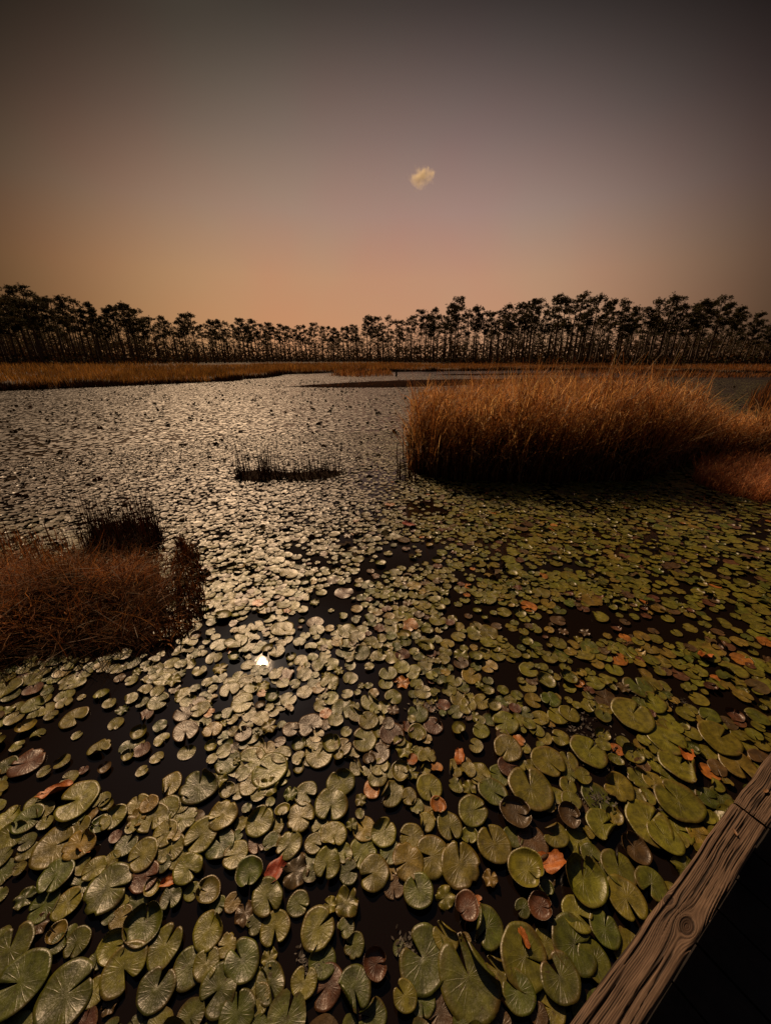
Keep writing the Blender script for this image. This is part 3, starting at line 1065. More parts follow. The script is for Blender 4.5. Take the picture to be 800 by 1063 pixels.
def add_mass(ki, lod, xs, ys, rs_, rots, zs, tints, tx, ty):
    V, tri, quad, UV = templ(ki, lod)
    n = len(xs)
    if n == 0:
        return
    c, s = np.cos(rots)[:, None], np.sin(rots)[:, None]
    vx, vy, vz = V[None, :, 0], V[None, :, 1], V[None, :, 2]
    X_ = (vx * c - vy * s) * rs_[:, None]
    Y_ = (vx * s + vy * c) * rs_[:, None]
    Z_ = vz * rs_[:, None]
    # tilt about x then y
    ca, sa_ = np.cos(tx)[:, None], np.sin(tx)[:, None]
    Y2, Z2 = Y_ * ca - Z_ * sa_, Y_ * sa_ + Z_ * ca
    cb, sb = np.cos(ty)[:, None], np.sin(ty)[:, None]
    X2, Z3 = X_ * cb + Z2 * sb, -X_ * sb + Z2 * cb
    P_ = np.stack([X2 + xs[:, None], Y2 + ys[:, None], Z3 + zs[:, None]], -1).reshape(-1, 3)
    m_ = len(V)
    o_ = (np.arange(n) * m_)[:, None, None]
    mass.append((lod, P_, (tri[None] + o_).reshape(-1, 3), (quad[None] + o_).reshape(-1, 4) if len(quad) else np.zeros((0, 4), int),
                 np.repeat(tints, m_, 0), np.tile(UV, (n, 1))))


rest = np.where(~is_top)[0]
for lod, lo, hi in ((0, 0, 5.5), (1, 5.5, 99)):
    for ki in range(len(KINDS)):
        sel = rest[(PA[rest, 3] == ki) & (dist[rest] >= lo) & (dist[rest] < hi)]
        if not len(sel):
            continue
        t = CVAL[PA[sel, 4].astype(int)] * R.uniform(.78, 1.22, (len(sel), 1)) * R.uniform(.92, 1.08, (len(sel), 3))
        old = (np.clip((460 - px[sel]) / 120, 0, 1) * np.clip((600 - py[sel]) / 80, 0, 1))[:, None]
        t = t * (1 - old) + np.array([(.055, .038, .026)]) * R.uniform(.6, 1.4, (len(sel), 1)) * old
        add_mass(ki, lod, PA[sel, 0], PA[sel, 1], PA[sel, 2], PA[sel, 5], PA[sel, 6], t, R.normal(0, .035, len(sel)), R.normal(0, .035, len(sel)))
# far field
nf = 300000
ra = np.exp(R.uniform(math.log(NEAR_R), math.log(62), nf) * 1.0)
ra = np.sqrt(R.uniform(NEAR_R ** 2, 55 ** 2, nf) ** 1.0)
wgt = R.random(nf) < np.interp(ra, [11, 25, 55], [1, .62, .3])
aa = R.uniform(-1.0, 1.0, nf)
fx, fy = np.sin(aa) * ra, np.cos(aa) * ra
px_, py_, _ = to_pix(fx, fy, np.zeros(nf))
ok = wgt & (ra < shore_dist(aa) + 1) & (R.random(nf) < cover(px_, py_) * 1.1)
mudp = gpoly([(300, 401.5), (340, 398.5), (400, 396.0), (470, 394.5), (560, 393.5), (700, 393), (640, 394.5), (560, 397), (480, 400), (400, 402.5), (350, 402.5)])
clear = gpoly([(500, 398), (520, 395.5), (590, 394.5), (600, 397), (540, 399.5)])
ok &= ~in_poly(np.stack([fx, fy], -1), mudp) & ~in_poly(np.stack([fx, fy], -1), clear)
for pl in EXCL:
    ok &= ~in_poly(np.stack([fx, fy], -1), pl)
fx, fy = fx[ok], fy[ok]
n = len(fx)
kis = R.choice([0, 1, 2, 3], n)
rs_ = np.clip(R.lognormal(math.log(.046), .25, n), .03, .08)
ci = R.choice(6, n, p=[.62, .14, .06, .12, .01, .05])
ti = CVAL[ci] * R.uniform(.75, 1.25, (n, 1))
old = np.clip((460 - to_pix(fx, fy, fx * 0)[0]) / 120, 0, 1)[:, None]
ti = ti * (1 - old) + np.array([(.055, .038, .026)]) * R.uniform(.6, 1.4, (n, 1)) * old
for ki in (0, 1, 2, 3):
    s_ = kis == ki
    m_ = s_.sum()
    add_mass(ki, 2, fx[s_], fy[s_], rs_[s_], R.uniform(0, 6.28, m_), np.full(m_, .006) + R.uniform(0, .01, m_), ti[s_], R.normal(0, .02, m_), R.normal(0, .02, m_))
# dead pads held up out of the water on edge: the dark flecks out in the pond
nf = 7500
ra = np.sqrt(R.uniform(3.2 ** 2, 40 ** 2, nf))
aa = R.uniform(-.95, .75, nf)
fx, fy = np.sin(aa) * ra, np.cos(aa) * ra
px_, py_, _ = to_pix(fx, fy, np.zeros(nf))
ok = (ra < shore_dist(aa) - 1) & (vnoise(px_ / 18 + 9, py_ / 9 + 3, 5) > .38) & (R.random(nf) < np.where(px_ < 430, 1, .45))
for pl in EXCL + [clear]:
    ok &= ~in_poly(np.stack([fx, fy], -1), pl)
fx, fy = fx[ok], fy[ok]
n = len(fx)
add_mass(13, 3, fx, fy, np.clip(R.lognormal(math.log(.042), .4, n), .02, .1), R.uniform(0, 6.28, n), R.uniform(.01, .04, n), pick([(.025, .017, .010), (.04, .022, .012), (.05, .035, .015)], n),
         R.normal(0, .6, n), R.normal(0, .5, n))

V, Tn, Tr, Qd, UVs, o_ = [], [], [], [], [], 0
MI = [[], []]
for lod_, a_, tri, qd, ti_, uv_ in mass:
    MI[0].append(np.full(len(tri), (0, 1, 3, 2)[lod_]))
    MI[1].append(np.full(len(qd), (0, 1, 3, 2)[lod_]))
    V.append(a_)
    Tr.append(tri + o_)
    Qd.append(qd + o_)
    Tn.append(ti_)
    UVs.append(uv_)
    o_ += len(a_)
pm = mk('lily_pads', np.concatenate(V), [np.concatenate(Tr), np.concatenate(Qd)], [M['pads'], M['pads_far'], M['stem'], M['pads_vfar']], smooth=True, midx=np.concatenate(MI[0] + MI[1]), attrs={'tint': np.concatenate(Tn)}, uv=np.concatenate(UVs))
tag(pm, 'carpet of smaller and farther lily pads covering the pond', 'lily pads', kind='stuff')

# ---- fallen leaves among the pads
def crumpled_leaf(name, px, py, pr, mat, label, seed, lift=.012, elong=1.3):
    rng = np.random.default_rng(seed)
    p = at(px, py)
    fz = p[1] * CP + CAM_H * SP
    r = pr * fz / F
    V, tri, quads, UV = pad_shape(7, 34, .05, 'curl' if seed % 2 else 'wavy', rng)
    rr0 = np.hypot(V[:, 0], V[:, 1])
    V[:, :2] *= (1 - .35 * rr0 * vnoise(V[:, 0] * 3.5 + seed, V[:, 1] * 3.5 + 7, seed))[:, None]
    V[:, 2] += .35 * rr0 * (vnoise(V[:, 0] * 2 + seed, V[:, 1] * 2 + 3, seed + 1) - .4)
    V = V * np.array([elong * 1.1, .95 / elong, 1.2])
    V[:, 2] += .25 * np.abs(V[:, 1])
    n = len(V)
    V2 = np.concatenate([V, V - np.array([0, 0, .03])]) * r
    o = mk(name, V2, [np.concatenate([tri, tri[:, ::-1] + n]), np.concatenate([quads, quads[:, ::-1] + n])], mat, smooth=True)
    o.location = (p[0], p[1], lift + r * .1)
    o.rotation_euler = (rng.normal(0, .12), rng.normal(0, .12), rng.uniform(0, 6.28))
    tag(o, label, 'leaf')
    return o


LEAVES = [
 (571, 898, 15, 'leaf_orange', 'ragged bright orange leaf among pads left of the timber kerb'),
 (711, 785, 11, 'leaf_orange', 'crumpled pale orange leaf floating above the far end of the timber kerb'),
 (285, 908, 13, 'leaf_red', 'bright red curled leaf floating between the lower left pads'),
 (58, 824, 13, 'leaf_orange', 'yellow orange leaf floating in open water at lower left'),
 (177, 917, 8, 'leaf_orange', 'lowest small orange leaf, lying between two lower left pads'),
 (91, 882, 9, 'leaf_orange', 'small orange leaf tucked under an olive pad at lower left'),
 (476, 787, 8, 'leaf_orange', 'small orange leaf on the pads at centre right'),
 (730, 683, 9, 'leaf_orange', 'small rusty orange leaf among green pads near the right edge'),
 (424, 546, 7, 'leaf_red', 'dark red curled leaf among the pads in mid pond'),
 (542, 978, 7, 'leaf_orange', 'little curled orange leaf lying on a round pad at bottom'),
]
for i, (x, y, r, mt, lb) in enumerate(LEAVES):
    crumpled_leaf('fallen_leaf', x, y, r, M[mt], lb, 300 + i, lift=.012 if i not in (9,) else .03, elong=1.25)

# ---- floating weed: clusters of tiny leaflets in the dark gaps
spots = [(600, 752, 40, 14), (640, 790, 30, 16), (612, 768, 30, 14), (668, 850, 20, 26), (450, 735, 20, 8), (420, 985, 12, 14), (620, 830, 20, 10), (320, 1000, 14, 14), (690, 730, 30, 8)]
pts = []
for (x, y, rx, ry) in spots:
    for _ in range(70):
        pts.append(at(x + R.normal(0, rx * .5), y + R.normal(0, ry * .5)))
pts = np.array(pts)
n = len(pts)
L = R.uniform(.005, .013, n)
an = R.uniform(0, 6.28, n)
d = np.stack([np.cos(an), np.sin(an), R.normal(0, .25, n)], -1) * L[:, None]
s_ = np.stack([-np.sin(an), np.cos(an), R.normal(0, .25, n)], -1) * (L * .38)[:, None]
c = pts + np.array([0, 0, .006]) + np.stack([np.zeros(n), np.zeros(n), R.uniform(0, .006, n)], -1)
V = np.stack([c - d, c - d * .2 - s_, c + d * .5 - s_ * .7, c + d, c + d * .5 + s_ * .7, c - d * .2 + s_], 1).reshape(-1, 3)
fw = (np.arange(6)[None] + (np.arange(n) * 6)[:, None])
wd = mk('floating_weed', V, [fw], M['weed'])
tag(wd, 'tiny floating weed leaflets in the dark gaps', 'water weed', kind='stuff')

# ------------------------------------------------------------------ timber kerb and deck
TW = .0915
knots_near = []


def to_st(px_, py_):
    p = at(px_, py_, rail_z)[:2] - r0[:2]
    return p @ RD, p @ RN


seam = (to_st(752, 826)[0] + to_st(795, 855)[0]) / 2 + .0
KN = [(to_st(691, 931)[0], .011, .008), (*to_st(713, 961), .0125), (seam + .62, .05, .012), (seam - 1.1, .03, .013), (seam + 1.3, .02, .011)]


def timber(name, s0, s1, label, seed, knots, cracks):
    ns, nt_ = int((s1 - s0) / .0022), 80
    S = np.linspace(s0, s1, ns)
    Tt = np.linspace(0, TW, nt_)
    s_, t_ = np.meshgrid(S, Tt, indexing='ij')
    warp = (vnoise(s_ * 3 + 7, t_ * 14 + seed, seed) - .5) * .008 + (vnoise(s_ * 9 + 7, t_ * 40 + 3, seed + 1) - .5) * .0022 + .06 * s_ * math.sin(seed) * .3
    phi = t_ + warp
    kn = np.zeros_like(phi)
    for ks, kt, kr in knots:
        ds, dt = (s_ - ks) / 1.9, t_ - kt
        rho = np.sqrt(ds ** 2 + dt ** 2)
        phi = phi - dt * (kr * 1.5) ** 2 / np.maximum(rho ** 2, (kr * .9) ** 2)
        kn = np.maximum(kn, np.clip(1.25 - rho / kr, 0, 1))
        inside = rho < kr
        phi = np.where(inside, rho * 1.5 + kt, phi)
    ph = phi / .0042 + 2.0 * vnoise(phi / .016 + 5, s_ * .5, seed + 21) + .22 * vnoise(s_ * 22, t_ * 160, seed + 22)
    saw = np.abs((ph % 1.0) * 2 - 1)
    amp = .15 + 1.15 * vnoise(ph * .5 + 30, s_ * 3.5, seed + 5) ** 1.3
    grain = np.clip(1 - (1 - saw) ** 1.8 * amp, 0, 1)
    fib = vnoise(s_ * 16, phi * 1500, seed + 9) * .5 + vnoise(s_ * 40, phi * 700, seed + 10) * .5
    chk = np.clip((vnoise(s_ * 7, phi * 420, seed + 11) - .70) / .12, 0, 1)
    grain = grain * (.62 + .6 * fib) * (1 - .75 * chk)
    kin = np.clip(kn * 2.5, 0, 1)
    ringk = .35 + .5 * np.abs((kn * 5.0 + .3 * vnoise(s_ * 200, t_ * 300, 3)) % 1.0 * 2 - 1)
    grain = grain * (1 - kin) + ringk * kin * .55
    chk = chk * (1 - kin)
    hgt = (grain - 1) * .0013 - chk * .0014 + (vnoise(s_ * 5, t_ * 30, seed + 2) - .5) * .003
    # splits along the grain
    for c_s0, c_s1, c_phi, c_w in cracks:
        along = np.clip(np.minimum((s_ - c_s0), (c_s1 - s_)) / .05, 0, 1)
        line = c_phi + (vnoise(s_ * 7 + c_phi * 900, s_ * 0 + 2.5, seed + 13) - .5) * .007
        dd = np.abs(t_ + warp * .6 - line) / (c_w * along + 1e-6)
        g = np.clip(1 - dd, 0, 1) * (along > 0)
        hgt -= g * .006
        grain = grain * (1 - g * .95)
    hgt -= kn * .003 * (.4 + saw)
    edge_k = np.exp(-((kn - .22) / .10) ** 2)
    hgt -= edge_k * .0015
    grain = np.clip(grain * (1 - .75 * edge_k), 0, 1)
    # worn, rounded arrises
    ed = np.minimum(t_, TW - t_)
    hgt -= .007 * np.clip(1 - ed / .010, 0, 1) ** 2
    endd = np.minimum(s_ - s0, s1 - s_)
    hgt -= .006 * np.clip(1 - endd / .008, 0, 1) ** 2
    tt = t_ + (vnoise(s_ * 11, t_ * 0 + seed, seed + 3) - .5) * .004 * np.where(t_ < TW / 2, 1, .6)
    V = np.stack([s_, tt, hgt], -1).reshape(-1, 3)
    G, K_ = grain.ravel(), kn.ravel()
    idx = np.arange(ns * nt_).reshape(ns, nt_)
    q_ = np.stack([idx[:-1, :-1], idx[:-1, 1:], idx[1:, 1:], idx[1:, :-1]], -1).reshape(-1, 4)
    # sides and ends: skirt down to the underside
    loop = np.concatenate([idx[:, 0], idx[-1, 1:], idx[::-1, -1][1:], idx[0, ::-1][1:-1]])
    lowv = V[loop].copy()
    lowv[:, 2] = -.089
    midv = V[loop].copy()
    midv[:, 2] -= .02
    base_ = len(V)
    nl = len(loop)
    V = np.concatenate([V, midv, lowv])
    gl_ = np.clip(.55 + .5 * np.sin(np.arange(nl) * .9) * .3, 0, 1)
    G = np.concatenate([G, gl_, gl_])
    K_ = np.concatenate([K_, np.zeros(2 * nl)])
    a = np.arange(nl)
    bq = np.roll(a, -1)
    sk = np.concatenate([np.stack([loop[a], base_ + a, base_ + bq, loop[bq]], -1), np.stack([base_ + a, base_ + nl + a, base_ + nl + bq, base_ + bq], -1)])
    corners = np.array([[0, ns - 1, ns - 1 + nt_ - 1, ns - 1 + nt_ - 1 + ns - 1]]) + base_ + nl
    # s along RD, t along RN (RN is to the right of RD, so z stays up with a mirrored winding)
    o = mk(name, V, [np.concatenate([q_[:, ::-1], sk[:, ::-1]]), corners], M['timber'], smooth=True, attrs={'grain': G, 'knot': K_})
    mw = Matrix(((RD[0], RN[0], 0, r0[0]), (RD[1], RN[1], 0, r0[1]), (0, 0, 1, rail_z), (0, 0, 0, 1)))
    # bake into a proper rotation: mirror t
    me = o.data
    me.transform(Matrix(((1, 0, 0, 0), (0, -1, 0, 0), (0, 0, 1, 0), (0, 0, 0, 1))))
    me.flip_normals()
    o.matrix_world = Matrix(((RD[0], -RN[0], 0, r0[0]), (RD[1], -RN[1], 0, r0[1]), (0, 0, 1, rail_z), (0, 0, 0, 1)))
    tag(o, label, 'kerb timber', 'kerb timbers along the boardwalk edge')
    return o


s_a = seam
ck = lambda px_, py_: to_st(px_, py_)
c1a, c1b = ck(742, 862), ck(652, 1010)
timber('kerb_timber', -1.25, s_a - .005, 'weathered nearer kerb timber with two knots and long splits', 2, KN,
       [(c1b[0], c1a[0], (c1a[1] + c1b[1]) / 2, .0035), (c1b[0] - .35, c1b[0] + .12, .062, .003), (s_a - .3, s_a - .02, .03, .0028), (s_a - .22, s_a - .01, .055, .002),
        (-.3, .16, .026, .0025), (-.05, .1, .074, .002)])
timber('kerb_timber', s_a + .005, s_a + 2.4, 'farther kerb timber beyond the narrow butt joint', 5, KN,
       [(s_a + .02, s_a + .5, .04, .003), (s_a + .2, s_a + .9, .068, .002)])


def dead_bit(name, px_, py_, L_, w_, label, seed):
    p = at(px_, py_, rail_z)
    rng = np.random.default_rng(seed)
    n = 9
    t = np.linspace(-1, 1, n)
    ww = w_ * (1 - t ** 2) ** .7 + .0002
    V = []
    for k_ in range(n):
        for sgn in (-1, 0, 1):
            V.append((t[k_] * L_, sgn * ww[k_], .0022 + .0035 * abs(sgn) * (1 - t[k_] ** 2) + .002 * t[k_] ** 2))
    V = np.array(V)
    m_ = len(V)
    V2 = np.concatenate([V, V - np.array([0, 0, .0012])])
    i = np.arange(n - 1) * 3
    q_ = np.concatenate([np.stack([i, i + 3, i + 4, i + 1], -1), np.stack([i + 1, i + 4, i + 5, i + 2], -1)])
    o = mk(name, V2, [np.concatenate([q_[:, ::-1], q_ + m_])], M['leaf_dry'], smooth=True)
    o.location = (p[0], p[1], rail_z + .001)
    o.rotation_euler = (0, 0, seed * .7)
    tag(o, label, 'leaf')


dead_bit('dry_leaf', 762, 865, .011, .0042, 'small dry brown leaf lying on the nearer kerb timber', 2)
dead_bit('dry_leaf', 794, 822, .013, .0055, 'small tan leaf lying beyond the butt joint on the kerb', 5)

# spacer blocks and the boardwalk deck under and behind the kerb
deck_z = rail_z - .089 - .088


def rail_xy(s, t):
    return r0[:2] + RD * s + RN * t


def prism(P4, z0, z1):
    P4 = np.array(P4)
    n = len(P4)
    V = np.concatenate([np.column_stack([P4, np.full(n, z0)]), np.column_stack([P4, np.full(n, z1)])])
    a = np.arange(n)
    bq = np.roll(a, -1)
    return V, np.stack([a, bq, bq + n, a + n], -1), np.array([a[::-1], a + n])


for s in (-1.0, s_a - .01, s_a + 1.2, s_a + 2.3):
    V, q_, cp = prism([rail_xy(s - .07, .01), rail_xy(s + .07, .01), rail_xy(s + .07, TW - .01), rail_xy(s - .07, TW - .01)][::-1], deck_z + .002, rail_z - .091)
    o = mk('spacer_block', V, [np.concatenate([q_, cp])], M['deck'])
    tag(o, 'dark wooden spacer block under the kerb timbers', 'spacer block', 'spacer blocks under the kerb')
parts = []
s = -1.5
while s < s_a + 2.6:
    V, q_, cp = prism([rail_xy(s, .014), rail_xy(s + .138, .014), rail_xy(s + .138, 1.9), rail_xy(s, 1.9)][::-1], deck_z - .038, deck_z + float(R.uniform(-.002, .0)))
    parts.append((V, np.concatenate([q_, cp]), np.zeros((len(V), 3))))
    s += .145
V, fs, T = join(parts)
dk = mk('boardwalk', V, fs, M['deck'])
tag(dk, 'dark boardwalk planks behind the timber kerb', kind='structure')
V, q_, cp = prism([rail_xy(-1.5, .02), rail_xy(s_a + 2.6, .02), rail_xy(s_a + 2.6, .06), rail_xy(-1.5, .06)][::-1], deck_z - .26, deck_z - .042)
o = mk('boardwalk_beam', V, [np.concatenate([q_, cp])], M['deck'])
tag(o, 'dark edge beam under the boardwalk planks', kind='structure')
for s in (-1.2, s_a + .5, s_a + 2.2):
    V, q_, cp = prism([rail_xy(s - .07, .05), rail_xy(s + .07, .05), rail_xy(s + .07, .19), rail_xy(s - .07, .19)][::-1], -1.0, deck_z - .045)
    o = mk('boardwalk_pile', V, [np.concatenate([q_, cp])], M['deck'])
    tag(o, 'dark square pile carrying the boardwalk', kind='structure')

# ------------------------------------------------------------------ marsh grass on the far bank
def land_z(x, y):
    a = np.arctan2(x, y)
    r = np.hypot(x, y)
    dd = r - shore_dist(a) + (vnoise(x * .25, y * .25, 3) - .5) * 5 + (vnoise(x * .9, y * .9, 5) - .5) * 1.6
    return np.clip(dd / 2.5, -1, 1) * .45 - .25 + np.clip(dd, 0, 60) * .006, dd


n = 90000
aa = R.uniform(-.95, .95, n)
dd = R.uniform(0, 1, n) ** 1.6 * 55 - 1.0
rr_ = shore_dist(aa) + dd
gx, gy = np.sin(aa) * rr_, np.cos(aa) * rr_
z, d2 = land_z(gx, gy)
keep = (z > -.12) & (R.random(n) < np.clip(vnoise(gx * .35, gy * .35, 61) * 1.6 - .1, .25, 1))
gx, gy, z, d2 = gx[keep], gy[keep], z[keep], d2[keep]
n = len(gx)
big = vnoise(gx * .12, gy * .12, 71)
h_ = (.5 + .75 * big) * R.uniform(.55, 1.1, n) * np.interp(np.arctan2(gx, gy), [-.9, -.3, .0, .5], [1.05, 1.0, .8, .7])
wd_ = np.hypot(gx, gy) * .0009 + .012
rust_side = np.interp(np.arctan2(gx, gy), [-.5, .1, .6], [0, .35, .75])
isr = R.random(n) < rust_side * np.clip(.4 + big, 0, 1)
tint = np.where(isr[:, None], pick(RUST, n), pick([(.22, .13, .035), (.18, .10, .03), (.14, .07, .022), (.26, .16, .055), (.10, .06, .022)], n) * (.45 + 1.1 * vnoise(gx * .5, gy * .22, 73))[:, None])
V, f, T = blades(np.column_stack([gx, gy, z - .05]), h_, wd_ * R.uniform(.7, 1.4, n), np.abs(R.normal(.1, .15, n)), R.uniform(0, 6.28, n), np.abs(R.normal(.4, .4, n)), tint, segs=2)
g = mk('marsh_grass', V, [f], M['bank_grass'], attrs={'tint': T})
tag(g, 'golden brown marsh grass along the far bank', 'grass', kind='stuff')
# thin grass on the mud bars
pp = poly_sample(mudp, 1500)
n = len(pp)
V, f, T = blades(np.column_stack([pp, np.full(n, .03)]), R.uniform(.06, .22, n), R.uniform(.02, .05, n), np.abs(R.normal(.2, .2, n)), R.uniform(0, 6.28, n), R.normal(.3, .3, n),
                 pick(DARK + RUST, n), segs=2)
g = mk('mud_grass', V, [f], M['thatch'], attrs={'tint': T})
tag(g, 'sparse dark grass on the mud bars', 'grass', kind='stuff')
# low islands of marsh grass lying off the bank
for poly_, n_, hh_, cols in (([(342, 390.5), (375, 391.5), (408, 390), (404, 386.5), (350, 386)], 1500, .75, GOLD[:4] + RUST + DARK),
                             ([(640, 391), (720, 392), (830, 391.5), (830, 388.5), (700, 388)], 2600, .45, RUST + DARK + GOLD[2:4]),
                             ([(560, 387.2), (640, 388), (840, 386.8), (840, 384.5), (620, 385)], 2600, .6, RUST + DARK)):
    pl_ = gpoly(poly_)
    pp = poly_sample(pl_, n_)
    V, f, T = blades(np.column_stack([pp, np.full(n_, -.05)]), hh_ * R.uniform(.4, 1.1, n_), R.uniform(.04, .09, n_), np.abs(R.normal(.15, .2, n_)), R.uniform(0, 6.28, n_),
                     R.normal(.3, .4, n_), pick(cols, n_), segs=2)
    g = mk('marsh_grass', V, [f], M['bank_grass'], attrs={'tint': T})
    tag(g, 'low island of brown marsh grass just off the far bank', 'grass', kind='stuff')
# little stake in the far water
p = at(411, 390.5)
V, q_, cp = prism([(p[0] + .13 * math.cos(a), p[1] + .13 * math.sin(a)) for a in np.linspace(0, 6.28, 9)[:-1]], -.5, .8)
V[8:, 0] += .06
V[8:, :2] = p[:2] + (V[8:, :2] - p[:2]) * .75
o = mk('wooden_stake', V, [q_, cp], M['stake'])
tag(o, 'short dark stake standing in the far water', 'stake')

# ------------------------------------------------------------------ pines
def tube(pts, radii, sides=6):
    pts = np.array(pts, float)
    n = len(pts)
    th = np.linspace(0, 2 * math.pi, sides, endpoint=False)
    V = []
    for i in range(n):
        d = pts[min(i + 1, n - 1)] - pts[max(i - 1, 0)]
        d /= np.linalg.norm(d) + 1e-9
        a = np.cross(d, [0.3, 1, .1])
        a /= np.linalg.norm(a) + 1e-9
        c = np.cross(d, a)
        V.append(pts[i] + (np.outer(np.cos(th), a) + np.outer(np.sin(th), c)) * radii[i])
    V = np.concatenate(V)
    fs = []
    for i in range(n - 1):
        a = np.arange(sides) + i * sides
        bq = np.roll(np.arange(sides), -1) + i * sides
        fs.append(np.stack([a, bq, bq + sides, a + sides], -1))
    return V, np.concatenate(fs)


def pine(seed, H=15., crown_lo=.55, spread=1., lean=0., tufts=28, blades_n=10, wind=0.):
    rng = np.random.default_rng(seed)
    k_ = 8
    zz = np.linspace(0, H * .97, k_)
    wx, wy = rng.normal(0, .12, 2)
    cx, cy = lean * (zz / H) ** 1.5 * H * .12 + wx * np.sin(zz / H * 3), wy * np.sin(zz / H * 2.6)
    r0_ = rng.uniform(.19, .27)
    tp = [tube(np.stack([cx, cy, zz], -1), r0_ * (1 - .78 * zz / H))]
    cen, cs = [], []
    nl = int(rng.integers(10, 15))
    for i in range(nl):
        f_ = crown_lo + (1 - crown_lo) * ((i + rng.uniform(0, .8)) / nl)
        z0 = H * min(f_, .96)
        a = i * 2.4 + rng.normal(0, .5)
        ln = spread * (1.75 * (1 - (f_ - crown_lo) / (1 - crown_lo)) ** .55 * rng.uniform(.45, 1.1) + .55)
        if rng.random() < .18:
            ln *= .5
        up = rng.uniform(.1, .45) + .3 * (f_ - crown_lo)
        bx, by = np.interp(z0, zz, cx), np.interp(z0, zz, cy)
        e = np.array([bx + math.cos(a) * ln + wind * ln * .6, by + math.sin(a) * ln, z0 + ln * up])
        mid = np.array([bx + math.cos(a) * ln * .5, by + math.sin(a) * ln * .5, z0 + ln * up * .3])
        tp.append(tube([[bx, by, z0], mid, e], [.055, .035, .015], 4))
        for u in ((1.0, .5) if ln > 1.3 else (1.0,)):
            cc = np.array([bx, by, z0]) * (1 - u) + e * u
            cr0 = rng.uniform(.5, .95) * (.75 + .16 * ln) * (.8 if u < 1 else 1)
            for t in range(int(tufts * rng.uniform(.8, 1.2) * cr0 ** 1.5)):
                q_ = rng.normal(0, 1, 3)
                q_ = q_ / np.linalg.norm(q_) * rng.uniform(.2, 1) ** .5
                cen.append(cc + q_ * np.array([cr0, cr0, cr0 * .8]) + np.array([0, 0, cr0 * .2]))
                cs.append(rng.uniform(.24, .44))
    for t in range(int(tufts * 1.2)):
        cen.append(np.array([cx[-1], cy[-1], H * .97]) + rng.normal(0, 1, 3) * np.array([.45, .45, .35]))
        cs.append(rng.uniform(.28, .48))
    # a few dead stubs on the bare trunk
    for i in range(4):
        z0 = H * rng.uniform(.25, crown_lo)
        a = rng.uniform(0, 6.28)
        l_ = rng.uniform(.3, .9)
        bx, by = np.interp(z0, zz, cx), np.interp(z0, zz, cy)
        tp.append(tube([[bx, by, z0], [bx + math.cos(a) * l_, by + math.sin(a) * l_, z0 + .1]], [.03, .01], 3))
    V, fs, _ = join([(v, f_, np.zeros((len(v), 3))) for v, f_ in tp])
    trunk = (V, fs)
    cen, cs = np.array(cen), np.array(cs)
    n = len(cen) * blades_n
    c = np.repeat(cen, blades_n, 0)
    s_ = np.repeat(cs, blades_n)
    d = rng.normal(0, 1, (n, 3))
    d[:, 2] = d[:, 2] * .6 + .25
    d /= np.linalg.norm(d, axis=1)[:, None]
    sd_ = np.cross(d, rng.normal(0, 1, (n, 3)))
    sd_ /= np.linalg.norm(sd_, axis=1)[:, None]
    L_ = s_ * rng.uniform(.6, 1.1, n)
    w_ = L_ * rng.uniform(.14, .26, n)
    o_ = c + rng.normal(0, .09, (n, 3))
    Vn = np.stack([o_ - sd_ * (w_ * .4)[:, None], o_ + sd_ * (w_ * .4)[:, None], o_ + d * L_[:, None] * .6 + sd_ * w_[:, None],
                   o_ + d * L_[:, None], o_ + d * L_[:, None] * .6 - sd_ * w_[:, None]], 1).reshape(-1, 3)
    Fn = np.arange(5)[None] + (np.arange(n) * 5)[:, None]
    tc_ = np.array([(.050, .052, .024), (.062, .060, .028), (.040, .042, .020), (.085, .070, .034)])[rng.integers(0, 4, len(cen))]
    T = np.repeat(tc_, blades_n * 5, 0)
    return trunk, (Vn, Fn, T)


NV = 16
spec = []
pv = []
for i in range(NV):
    rng = np.random.default_rng(900 + i)
    lo, spd, ln, wnd = rng.uniform(.42, .64), rng.uniform(.8, 1.3), rng.normal(0, .5), 0.
    if i >= 13:
        wnd, spd = .55, 1.05
    trunk, crown = pine(500 + i, 15., lo, spd, ln, wind=wnd)
    to = mk('trunk', trunk[0], trunk[1], M['bark'], smooth=True, link=False).data
    cr_ = mk('crown', crown[0], [crown[1]], M['needle'], attrs={'tint': crown[2]}, link=False).data
    pv.append((to, cr_))
    spec.append((lo, spd))

TOPX = [-60, 0, 18, 40, 60, 85, 101, 125, 150, 165, 185, 197, 215, 230, 250, 270, 290, 310, 325, 345, 365, 380, 400, 415, 438, 452, 477, 498, 515, 530, 545, 560, 575, 585, 608, 625, 650, 670, 700, 720, 735, 755, 770, 785, 795, 860]
TOPY = [300, 300, 294, 305, 305, 308, 319, 312, 320, 322, 323, 324, 328, 328, 329, 331, 335, 336, 334, 336, 335, 327, 325, 327, 320, 319, 307, 316, 318, 314, 309, 308, 307, 304, 302, 303, 309, 308, 304, 308, 310, 306, 318, 325, 330, 330]
DX = [-60, 0, 100, 200, 300, 350, 450, 600, 700, 800, 860]
DY = [72, 80, 92, 125, 165, 165, 128, 100, 95, 98, 100]


def tree_at(px_, depth_add, hfac):
    yt = np.interp(px_, TOPX, TOPY)
    D = np.interp(px_, DX, DY) + depth_add
    dt = ray(px_, yt)
    top = CAM_H + dt[2] / dt[1] * D
    # the trunk stands straight up, so find the foot below that crown
    x = dt[0] / dt[1] * D
    gz = float(land_z(np.array([x]), np.array([D]))[0][0])
    return x, D, gz, (top - gz) * hfac


